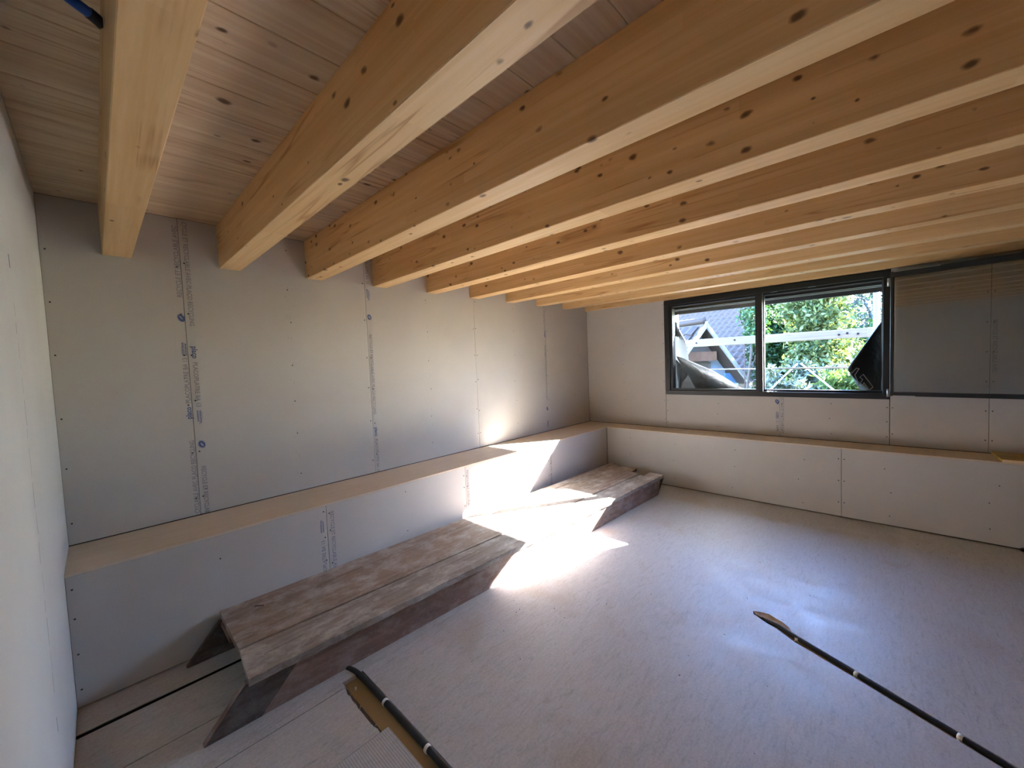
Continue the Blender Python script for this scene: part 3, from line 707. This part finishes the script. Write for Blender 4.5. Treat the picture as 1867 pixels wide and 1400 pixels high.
pw = bobj('wooden_post', (6.62, 6.68, -.72, -.64, GROUND, 2.6), M_POSTW, None, .004); tag(pw, 'pale wooden post behind the black membrane at the left window edge', 'post')
sp_ = tag(empty('scaffold_frame', (6.70, -3.05, GROUND)), 'grey galvanised scaffold post with thin braces at the right window edge', 'scaffold')
bm = bmesh.new(); tube(bm, [(6.66, -3.062, GROUND), (6.66, -3.062, 2.75)], .030, 12); fin('post', bm, M_GALV, sp_, True)
def at(u, v_, x):
    d = px_ray(u, v_); t_ = (x-CX)/d.x; return Vector((CX, CY, CZ))+d*t_
a, b_ = at(1443, 673, 6.64), at(1419, 696, 6.64); d = (b_-a); bm = bmesh.new(); tube(bm, [a-d*.4, a+d*9], .010, 8); fin('brace', bm, M_GALV, sp_, True)
a, b_ = at(1473, 673, 6.66), at(1520, 711, 6.66); d = (b_-a); bm = bmesh.new(); tube(bm, [a-d*.3, a+d*7], .010, 8); fin('brace', bm, M_GALV, sp_, True)
rd = tag(empty('metal_rod', (5.5, -2, 1.37)), 'thin horizontal metal rod stretched just outside the window panes', 'rod')
bm = bmesh.new(); tube(bm, [(5.385, -.60, 1.366), (5.385, -3.80, 1.344)], .0075, 8); fin('rod_bar', bm, M_GALV, rd, True)
for yy, zz in ((-.62, 1.366), (-3.78, 1.344)): bobj('rod_bracket', (L+.113, 5.392, yy-.015, yy+.015, zz-.012, zz+.012), M_GALV, rd)

# membranes hanging in front of the openings
def membrane_mat(name, col, rough, trans=0):
    m, t, p, N = mat_new(name); v_ = mapped(N, t, (1, 1, 1)); n_ = noise(N, t, v_, 5, 4, .6, 1)
    p.inputs['Base Color'].default_value = (*col, 1); p.inputs['Roughness'].default_value = rough; p.inputs['Specular IOR Level'].default_value = .2; bump(N, t, p, n_, .5, .03)
    if trans:
        out = [n for n in t.nodes if n.type == 'OUTPUT_MATERIAL'][0]; tl = N('ShaderNodeBsdfTranslucent'); tl.inputs[0].default_value = (*col, 1)
        tr = N('ShaderNodeBsdfTransparent'); tr.inputs[0].default_value = (.5, .52, .54, 1)
        m1 = N('ShaderNodeMixShader'); m1.inputs[0].default_value = trans; t.links.new(p.outputs[0], m1.inputs[1]); t.links.new(tl.outputs[0], m1.inputs[2])
        m2 = N('ShaderNodeMixShader'); m2.inputs[0].default_value = .25; t.links.new(m1.outputs[0], m2.inputs[1]); t.links.new(tr.outputs[0], m2.inputs[2]); t.links.new(m2.outputs[0], out.inputs[0])
    return m
M_MEM = membrane_mat('black_membrane', (.006, .0065, .007), .5); M_FILM = membrane_mat('grey_film', (.10, .108, .11), .3, .5)
def loft(name, rows, mat, parent, th=.003, straight=False):
    """sheet through rows of points (each row a list of 3-D points), with real thickness"""
    rows = [[Vector(a).lerp(Vector(b_), k/5) for a, b_ in zip(r_[:-1], r_[1:]) for k in range(5)]+[Vector(r_[-1])] if straight else smooth_path(r_, 5) for r_ in rows]; n = len(rows[0]); cols = []
    for j in range(n): cols.append(smooth_path([r_[j] for r_ in rows], 4))
    bm = bmesh.new(); grid = [[bm.verts.new(p) for p in c] for c in cols]
    for j in range(n-1):
        for k in range(len(grid[0])-1): bm.faces.new((grid[j][k], grid[j+1][k], grid[j+1][k+1], grid[j][k+1]))
    bmesh.ops.recalc_face_normals(bm, faces=bm.faces)
    bmesh.ops.solidify(bm, geom=list(bm.faces), thickness=th)
    return fin(name, bm, mat, parent, True)
XT = L+.150
mr = tag(empty('membrane_flap', (XT, -3.1, 1.1)), 'black membrane flap hanging folded over the right side of the open light', 'membrane')
def R_(u, v_, dx=0): return at(u, v_, XT+dx)
loft('membrane_sheet', [
    [R_(1567, 707, .17), R_(1546, 672, -.06), R_(1573, 634, -.05), R_(1602, 593, .0), R_(1640, 540, .05)],
    [R_(1569, 711, .14), R_(1547, 674, -.10), R_(1574, 637, -.08), R_(1604, 596, -.02), R_(1642, 545, 0)],
    [R_(1580, 716, .10), R_(1560, 690, -.08), R_(1588, 655, -.06), R_(1612, 615, -.01), R_(1645, 560, 0)],
    [R_(1610, 740, .02), R_(1600, 715, -.01), R_(1615, 680, -.01), R_(1628, 640, 0), R_(1648, 590, .01)],
    [R_(1650, 770, .03), R_(1650, 735, .01), R_(1650, 700, .01), R_(1650, 660, .01), R_(1652, 620, .01)]], M_MEM, mr, straight=True)
def stroke(bm, pts, wd, f3):
    for (a, b_) in zip(pts[:-1], pts[1:]):
        a, b_ = Vector((*a, 0)), Vector((*b_, 0)); n_ = Vector((-(b_-a).y, (b_-a).x, 0)).normalized()*wd; e_ = (b_-a).normalized()*wd*.5
        bm.faces.new([bm.verts.new(f3(q.x, q.y)) for q in (a-n_-e_, b_-n_+e_, b_+n_+e_, a+n_-e_)])
bm = bmesh.new(); b3 = lambda u, v_: at(1380+u*.1929, 470+v_*.1929, XT-.135)
stroke(bm, [(893, 1092), (940, 1043), (966, 1048), (926, 1108)], 4, b3)
stroke(bm, [(926, 1108), (968, 1200), (1000, 1150), (972, 1128), (1006, 1102), (1098, 1222), (1062, 1250), (1012, 1180), (992, 1215)], 4, b3)
fin('printed_outline', bm, plain('membrane_print', (.16, .165, .17), .6), mr)
ml = tag(empty('membrane_flap', (XT, -1.4, 1.1)), 'torn black membrane and grey film bunched in the left pane outside', 'membrane')
b2 = lambda u, v_, dx=0: at(1190+u*.1929, 470+v_*.1929, XT+dx)
loft('membrane_sheet', [
    [b2(225, 925, .02), b2(310, 960, .0), b2(420, 1005, .0), b2(600, 1085, .0), b2(850, 1240, .02)],
    [b2(235, 955, -.01), b2(320, 1000, -.03), b2(425, 1050, -.05), b2(590, 1140, -.04), b2(800, 1262, .0)],
    [b2(255, 985, -.01), b2(330, 1050, -.03), b2(430, 1120, -.05), b2(560, 1195, -.04), b2(700, 1280, .0)],
    [b2(270, 1010, .02), b2(340, 1110, .0), b2(390, 1205, .0), b2(430, 1260, .0), b2(520, 1300, .02)]], M_MEM, ml)
loft('membrane_sheet', [
    [b2(215, 950, .03), b2(222, 1060, .03), b2(232, 1160, .03), b2(236, 1260, .03)],
    [b2(262, 1000, .01), b2(275, 1070, .01), b2(262, 1170, .01), b2(252, 1260, .01)],
    [b2(300, 1015, .03), b2(332, 1100, .03), b2(285, 1175, .03), b2(262, 1262, .03)]], M_MEM, ml)
loft('film_sheet', [
    [b2(214, 606, .02), b2(185, 735, .02), b2(168, 900, .02), b2(150, 1000, .03)],
    [b2(225, 640, .0), b2(225, 740, -.02), b2(215, 850, -.01), b2(225, 990, .03)],
    [b2(240, 660, .01), b2(268, 745, -.01), b2(270, 860, -.01), b2(285, 1005, .03)],
    [b2(252, 690, .03), b2(305, 775, .02), b2(326, 860, .02), b2(350, 1010, .03)]], M_FILM, ml)
loft('film_sheet', [[b2(190, 985, .07), b2(190, 1160, .07), b2(190, 1290, .07)], [b2(300, 990, .06), b2(310, 1160, .05), b2(310, 1290, .06)], [b2(400, 1030, .06), b2(440, 1170, .06), b2(480, 1290, .07)]], plain('pale_film', (.34, .38, .42), .5), ml)  # pale sheet in the gap, enlarged to block stray sun
loft('film_peak', [[b2(212, 600, .0), b2(196, 680, .0), b2(188, 745, .0)], [b2(220, 620, -.02), b2(225, 680, -.03), b2(225, 740, -.02)], [b2(226, 610, .01), b2(246, 680, .01), b2(262, 745, .0)]], M_MEM, ml)

# neighbouring house ---------------------------------------------------------
M_TILE = plain('roof_tile_grey', (.068, .047, .037), .55, 0, .2); M_BARGE = plain('bargeboard_white', (.36, .34, .32), .6)
M_HWALL = plain('house_render', (.20, .22, .26), .85); M_HWOOD = spruce('house_timber', (.22, .10, .055), (.15, .065, .032), 1, 4, .1, .6); M_HDARK = plain('house_shade_wood', (.10, .07, .05), .8)
hs = tag(empty('house', (13, 1.2, GROUND)), 'neighbouring house with grey tiled roof and white gable boards outside', 'house')
RW = Vector((.33, .944, 0)).normalized(); RN = Vector((RW.y, -RW.x, 0))      # along the eaves / towards the back
def roof_wave(name, o, along, up, wd, ht, nw, nr, amp, mat):
    """tiled slope: stepped rows of waved tiles"""
    along, up = Vector(along), Vector(up); n = along.cross(up).normalized()
    if n.z < 0: n = -n
    bm = bmesh.new(); seg = 6
    for r_ in range(nr):
        for half in (0,):
            lo = [bm.verts.new(Vector(o)+along*(wd*i/(nw*seg))+up*(ht*(r_-.06)/nr)+n*(amp*(math.sin(2*math.pi*i/seg)+1)+.035)) for i in range(nw*seg+1)]
            hi = [bm.verts.new(Vector(o)+along*(wd*i/(nw*seg))+up*(ht*(r_+1)/nr)+n*(amp*(math.sin(2*math.pi*i/seg)+1)+.005)) for i in range(nw*seg+1)]
            un = [bm.verts.new(Vector(o)+along*(wd*i/(nw*seg))+up*(ht*(r_-.055)/nr)+n*-.01) for i in range(nw*seg+1)]
            for i in range(nw*seg):
                bm.faces.new((lo[i], lo[i+1], hi[i+1], hi[i])); bm.faces.new((un[i], un[i+1], lo[i+1], lo[i]))
    bmesh.ops.recalc_face_normals(bm, faces=bm.faces)
    return tag(fin(name, bm, mat, hs, True), kind='stuff')
P0 = Vector((13.8, -.55, .62)); UPV = (RN*.80+Vector((0,0,.60)))
if UPV.x < 0: UPV = (-RN*.80+Vector((0,0,.60)))
roof_wave('roof_tiles', P0-RW*.2, RW, UPV, 7.5, 5.6, 28, 17, .028, M_TILE)
def slab(name, o, a, b_, n_, mat, parent=hs):
    o, a, b_, n_ = Vector(o), Vector(a), Vector(b_), Vector(n_); bm = bmesh.new()
    prism(bm, [o, o+a, o+a+b_, o+b_], [o+n_, o+a+n_, o+a+b_+n_, o+b_+n_]); bmesh.ops.recalc_face_normals(bm, faces=bm.faces); return fin(name, bm, mat, parent)
slab('roof_deck', P0-RW*.2-UPV*.02, RW*7.5, UPV*5.6, (0, 0, -.12), M_HDARK)
BK = Vector((UPV.x, UPV.y, 0)).normalized()
slab('wall', P0+BK*.35+Vector((0,0,-3.5)), RW*7.2, BK*3.5, (0, 0, 3.55), M_HWALL)
# gabled wing: ridge runs back to the left
AP = at(1283.5, 588, 11.4); RU = Vector((.42, .907, 0)); RV = Vector((RU.y, -RU.x, 0))     # RV: across the gable, to the right
SL, DZ = 1.15, 1.20
def gp(v_, z_, u_=0): return AP+RV*v_+RU*u_+Vector((0, 0, z_))
# left slope tiles, each tile its own piece
tl_me = bmesh.new(); tw, tlh = .27, .30
grid = []
for j in range(7):
    s_ = j/6; grid.append([tl_me.verts.new((s_*tw, q*tlh*1.12, .028*(math.sin(2*math.pi*s_)+1)+(.035 if q == 0 else .0))) for q in (0, 1)])
lowr = [tl_me.verts.new((j/6*tw, 0, -.004)) for j in range(7)]
for j in range(6):
    tl_me.faces.new((grid[j][0], grid[j+1][0], grid[j+1][1], grid[j][1])); tl_me.faces.new((lowr[j], lowr[j+1], grid[j+1][0], grid[j][0]))
tile_mesh = bpy.data.meshes.new('roof_tile'); tl_me.to_mesh(tile_mesh); tl_me.free(); tile_mesh.materials.append(M_TILE)
up_l = (RV*SL+Vector((0,0,DZ))).normalized(); sl_len = math.hypot(SL, DZ)
along = RU; nrm = along.cross(up_l); 
if nrm.z < 0: nrm = -nrm
xa = up_l.cross(nrm).normalized()          # right-handed frame (xa, up_l, nrm)
sgn = 1 if xa.dot(RU) > 0 else -1
for r_ in range(5):
    for c_ in range(10):
        o_ = AP-RV*SL-Vector((0,0,DZ))+up_l*(r_*tlh)+RU*(c_*tw+.06+(tw if sgn < 0 else 0))
        ob = link(bpy.data.objects.new('roof_tile', tile_mesh))
        mw = Matrix(((xa.x, up_l.x, nrm.x, o_.x), (xa.y, up_l.y, nrm.y, o_.y), (xa.z, up_l.z, nrm.z, o_.z), (0,0,0,1)))
        ob.parent = hs; ob.matrix_parent_inverse = Matrix.Translation(-hs.location); ob.matrix_basis = mw
slab('roof_deck', gp(-SL, -DZ-.02), RV*SL+Vector((0,0,DZ)), RU*3.2, (0,0,-.06), M_HDARK)
slab('roof_deck', gp(0, -.02), RV*SL*1.35+Vector((0,0,-DZ*1.35)), RU*3.2, (0,0,-.06), M_TILE)
bm = bmesh.new(); tube(bm, [gp(0, .05), gp(0, .05, 3.2)], .09, 8); fin('ridge_cap', bm, M_TILE, hs, True)
slab('bargeboard', gp(-.02, .02, -.06), RV*SL*1.45+Vector((0,0,-DZ*1.45)), (0,0,-.14), -RU*.05, M_BARGE)
slab('bargeboard', gp(.02, .02, -.06), -RV*SL*1.05+Vector((0,0,-DZ*1.05)), (0,0,-.13), -RU*.05, M_BARGE)
bm = bmesh.new(); q = [gp(0, -.12, .35), gp(SL*1.0, -DZ*1.0-.12, .35), gp(SL*1.0, -4.5, .35), gp(-SL*.95, -4.5, .35), gp(-SL*.95, -DZ-.10, .35)]
prism(bm, q, [p+RU*.2 for p in q]); bmesh.ops.recalc_face_normals(bm, faces=bm.faces); fin('gable_wall', bm, M_HWALL, hs)
bm = bmesh.new(); q = [gp(0, -.14, .30), gp(.62, -.80, .30), gp(-.52, -.80, .30)]; prism(bm, q, [p+RU*.05 for p in q]); bmesh.ops.recalc_face_normals(bm, faces=bm.faces); fin('gable_cladding', bm, M_HDARK, hs)
slab('lintel_beam', gp(-.50, -1.02, .10), RV*1.05, (0,0,.25), RU*.2, M_HWOOD); slab('lintel_beam', gp(-.50, -1.75, .25), RV*1.7, (0,0,.10), RU*.1, M_HWOOD)
slab('window_frame', gp(-.42, -1.72, .28), RV*.95, (0,0,.66), RU*.06, M_HDARK); 
slab('blue_shutter', gp(1.1, -2.3, .30), RV*.5, (0,0,.9), RU*.06, plain('shutter_blue', (.10, .22, .42), .5))

# planting -------------------------------------------------------------------
def leaves(name, centers, spread, n, size, aspect, mat, parent, droop=0, flat=.0):
    """real leaf blades: folded four-corner blades scattered over clump centres"""
    cs = np.array(centers); sp = np.array(spread)
    idx = rng.integers(0, len(cs), n)
    rad = rng.normal(size=(n, 3)); rad /= np.linalg.norm(rad, axis=1)[:, None]
    p = cs[idx]+rad*sp*(rng.random((n, 1))**.45)
    d = rng.normal(size=(n, 3)); d[:, 2] = d[:, 2]*(1-flat)-droop; d /= np.linalg.norm(d, axis=1)[:, None]
    s = np.cross(d, rng.normal(size=(n, 3))); s /= np.linalg.norm(s, axis=1)[:, None]
    nn = np.cross(d, s); ln = size*rng.uniform(.6, 1.3, (n, 1)); wd = ln*aspect
    q = np.stack([p, p+d*ln*.5+s*wd*.5+nn*wd*.12, p+d*ln, p+d*ln*.5-s*wd*.5+nn*wd*.12], 1).reshape(-1, 3)
    me = bpy.data.meshes.new(name); me.vertices.add(4*n); me.vertices.foreach_set('co', q.astype(np.float32).ravel())
    me.loops.add(4*n); me.loops.foreach_set('vertex_index', np.arange(4*n, dtype=np.int32))
    me.polygons.add(n); me.polygons.foreach_set('loop_start', np.arange(0, 4*n, 4, dtype=np.int32))
    me.update(calc_edges=True); me.validate(); me.materials.append(mat)
    return tag(put(link(bpy.data.objects.new(name, me)), parent), kind='stuff')
def ell(c, r, n, shell=.5):
    out = []
    while len(out) < n:
        v_ = np.array([random.gauss(0, 1) for _ in range(3)]); v_ /= np.linalg.norm(v_); k_ = shell+(1-shell)*random.random()
        out.append(np.array(c)+v_*np.array(r)*k_)
    return out
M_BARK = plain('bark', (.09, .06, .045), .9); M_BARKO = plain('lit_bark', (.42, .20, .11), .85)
def plant(name, label, cat, base, trunk_top, tr, centers, spread, n, size, aspect, mat, bark=None, droop=0, flat=0, group='trees and shrubs of the garden outside'):
    t_ = tag(empty(name, (base[0], base[1], GROUND)), label, cat, group)
    leaves('foliage', centers, spread, n, size, aspect, mat, t_, droop, flat)
    bm = bmesh.new(); b0, b1_ = Vector((base[0], base[1], GROUND)), Vector(trunk_top)
    pts = [b0.lerp(b1_, k/6)+Vector((random.uniform(-.04, .04), random.uniform(-.04, .04), 0))*(1 if 0 < k < 6 else 0) for k in range(7)]
    tube(bm, pts, [tr*(1-.1*k) for k in range(7)], 8); fin('trunk', bm, bark or M_BARK, t_, True)
    for k in range(5):
        c = Vector(centers[(k*7) % len(centers)]); s0 = b0.lerp(b1_, .55+.08*k); bm = bmesh.new(); tube(bm, [s0, s0.lerp(c, .5)+Vector((0,0,.1)), c], [tr*.35, tr*.22, tr*.08], 6); fin('branch', bm, bark or M_BARK, t_, True)
    return t_
ML_DARK = leaf_mat('leaf_dark', (.006, .022, .008), (.035, .085, .022), .25, .35)
ML_LIGHT = leaf_mat('leaf_silver', (.035, .065, .018), (.25, .28, .10), .45, .4)
ML_CONI = leaf_mat('leaf_cypress', (.008, .028, .014), (.03, .07, .035), .2, .5)
ML_YEL = leaf_mat('leaf_yellow', (.06, .12, .01), (.17, .24, .035), .5, .45)
ML_BLUE = leaf_mat('needle_blue', (.012, .028, .032), (.07, .11, .12), .15, .5)
ML_GREY = leaf_mat('leaf_sage', (.05, .085, .055), (.24, .28, .22), .35, .45)
ML_FERN = leaf_mat('leaf_fern', (.05, .11, .025), (.18, .27, .09), .5, .45)
ML_MID = leaf_mat('leaf_mid', (.02, .055, .018), (.10, .20, .06), .4, .4)
def A3(u, v_, x): return np.array(at(u, v_, x)[:])
# dark laurel hedge left of centre
plant('laurel_tree', 'dark green laurel tree filling the middle of the window view', 'tree', (12.6, -1.0), tuple(A3(1420, 600, 12.6)), .09,
      [A3(random.uniform(1374, 1462), random.uniform(400, 725), random.uniform(12.2, 13.0)) for _ in range(250)], (.28, .26, .28), 26000, .12, .42, ML_DARK)
plant('young_tree', 'fresh green tree overlapping the tiled roof of the house', 'tree', (11.0, -.35), tuple(A3(1375, 575, 11.0)), .05,
      [A3(random.gauss(1378, 13), random.uniform(535, 620), random.uniform(10.8, 11.4)) for _ in range(26)], (.20, .17, .22), 1500, .11, .45, ML_MID)
plant('silver_tree', 'pale silvery leafed tree glittering behind the timber guard rail', 'tree', (10.3, -1.7), tuple(A3(1485, 600, 10.3)), .07,
      [A3(random.gauss(1485, 24), random.uniform(460, 730), random.uniform(9.9, 10.6)) for _ in range(165)], (.26, .22, .24), 12500, .12, .42, ML_LIGHT)
plant('cypress', 'slim dark green cypress with a lit orange trunk beside it', 'tree', (13.2, -2.05), tuple(A3(1513, 560, 13.2)), .08,
      [A3(random.gauss(1514, 6), random.uniform(560, 725), random.uniform(13.0, 13.5)) for _ in range(60)], (.12, .10, .30), 5000, .13, .25, ML_CONI, None, -.6)
bm = bmesh.new(); tube(bm, [Vector((13.74, -2.26, GROUND)), A3(1527, 640, 13.74), A3(1525, 600, 13.74), A3(1521, 566, 13.74), A3(1518, 520, 13.74)], [.09, .06, .055, .05, .03], 9)
tk = fin('tree_trunk', bm, M_BARKO, None, True); tag(tk, 'bare orange brown tree trunk rising beside the slim cypress', 'trunk')
plant('yellow_bush', 'yellow green bush seen beneath the blue spruce branches', 'bush', (16.7, -2.6), tuple(A3(1540, 580, 16.7)), .06,
      [A3(random.gauss(1541, 9), random.uniform(562, 730), random.uniform(16.4, 17.0)) for _ in range(50)], (.25, .2, .3), 4500, .13, .4, ML_YEL)
sp_c = []
for k in range(190):
    u = random.uniform(1498, 1612); v_ = random.uniform(300, 575 if u < 1548 else 640); sp_c.append(A3(u, v_, random.uniform(14.2, 15.2)))
plant('blue_spruce', 'blue grey spruce with drooping branches at upper right outside', 'tree', (15.0, -3.1), tuple(A3(1582, 330, 15.0)), .12, sp_c, (.32, .30, .16), 30000, .10, .16, ML_BLUE, None, .35)
plant('dark_shrub', 'very dark shrub behind the right end of the guard rail', 'bush', (12.4, -2.75), tuple(A3(1580, 640, 12.4)), .05,
      [A3(random.uniform(1545, 1612), random.uniform(598, 730), random.uniform(12.2, 13.0)) for _ in range(60)], (.25, .2, .22), 5000, .11, .42, ML_DARK)
plant('mixed_shrub', 'mid green shrub right of the silvery tree below the rail', 'bush', (11.4, -2.45), tuple(A3(1545, 680, 11.4)), .05,
      [A3(random.uniform(1515, 1590), random.uniform(625, 730), random.uniform(11.1, 11.7)) for _ in range(45)], (.2, .18, .2), 3000, .11, .42, ML_LIGHT)
plant('sage_shrub', 'grey green leafy shrub tips at the bottom of the open light', 'bush', (8.3, -2.02), tuple(A3(1415, 705, 8.3)), .04,
      [A3(u, v_, random.uniform(8.1, 8.5)) for u, v_ in ((1400, 690), (1405, 678), (1412, 684), (1402, 704), (1420, 700), (1428, 708), (1410, 712), (1440, 704), (1452, 700), (1462, 708), (1396, 718), (1425, 722), (1450, 720), (1470, 716))], (.13, .10, .10), 1300, .11, .34, ML_GREY)
plant('fern_shrub', 'light yellow green fern like shrub beside the black membrane', 'bush', (7.6, -2.8), tuple(A3(1545, 705, 7.6)), .04,
      [A3(random.uniform(1508, 1575), random.uniform(682, 730), random.uniform(7.5, 7.75)) for _ in range(30)], (.14, .12, .09), 2600, .12, .2, ML_FERN)
plant('low_shrub', 'pale low shrub at the foot of the silvery tree', 'bush', (9.15, -2.2), tuple(A3(1485, 706, 9.15)), .04,
      [A3(random.uniform(1455, 1525), random.uniform(668, 730), random.uniform(8.95, 9.35)) for _ in range(30)], (.16, .14, .12), 2400, .10, .42, ML_GREY)
sky_block_hedge = tag(empty('hedge', (13, -10, GROUND)), 'added unseen hedge beyond the right window edge, blocking low sky', 'hedge')  # added out of view to block low sky light from the room
leaves('foliage', [np.array([13.3-.10*k+random.gauss(0, .35), -4.6-.42*k+random.gauss(0, .3), random.uniform(GROUND+.3, 4.6)]) for k in range(40) for _ in range(9)], (.55, .5, .5), 24000, .20, .5, ML_MID, sky_block_hedge)
for k in range(10):
    bm = bmesh.new(); x_, y_ = 13.3-.4*k, -4.6-1.68*k; tube(bm, [(x_, y_, GROUND), (x_+.1, y_, 0), (x_, y_+.1, 3.4)], [.09, .07, .03], 7); fin('stem', bm, M_BARK, sky_block_hedge, True)
# tall background trees
for k, (yy, lab) in enumerate(((-7.5, 'tall background tree right of the spruce'), (-3.6, 'tall background tree behind the blue spruce'), (.0, 'tall background tree behind the laurel and silvery tree'), (9.5, 'tall background tree behind the tiled roof'))):
    plant('background_tree', lab, 'tree', ((27, 35)[k == 1], yy*1.3), ((27, 35)[k == 1], yy*1.3, 6.5), .25, ell(((27, 35)[k == 1], yy*1.3, 3.2), (1.6, 2.7, 6.0), 210, .3), (.75, .7, .7), 16000, .26, .5, (ML_MID, ML_DARK)[k % 2])
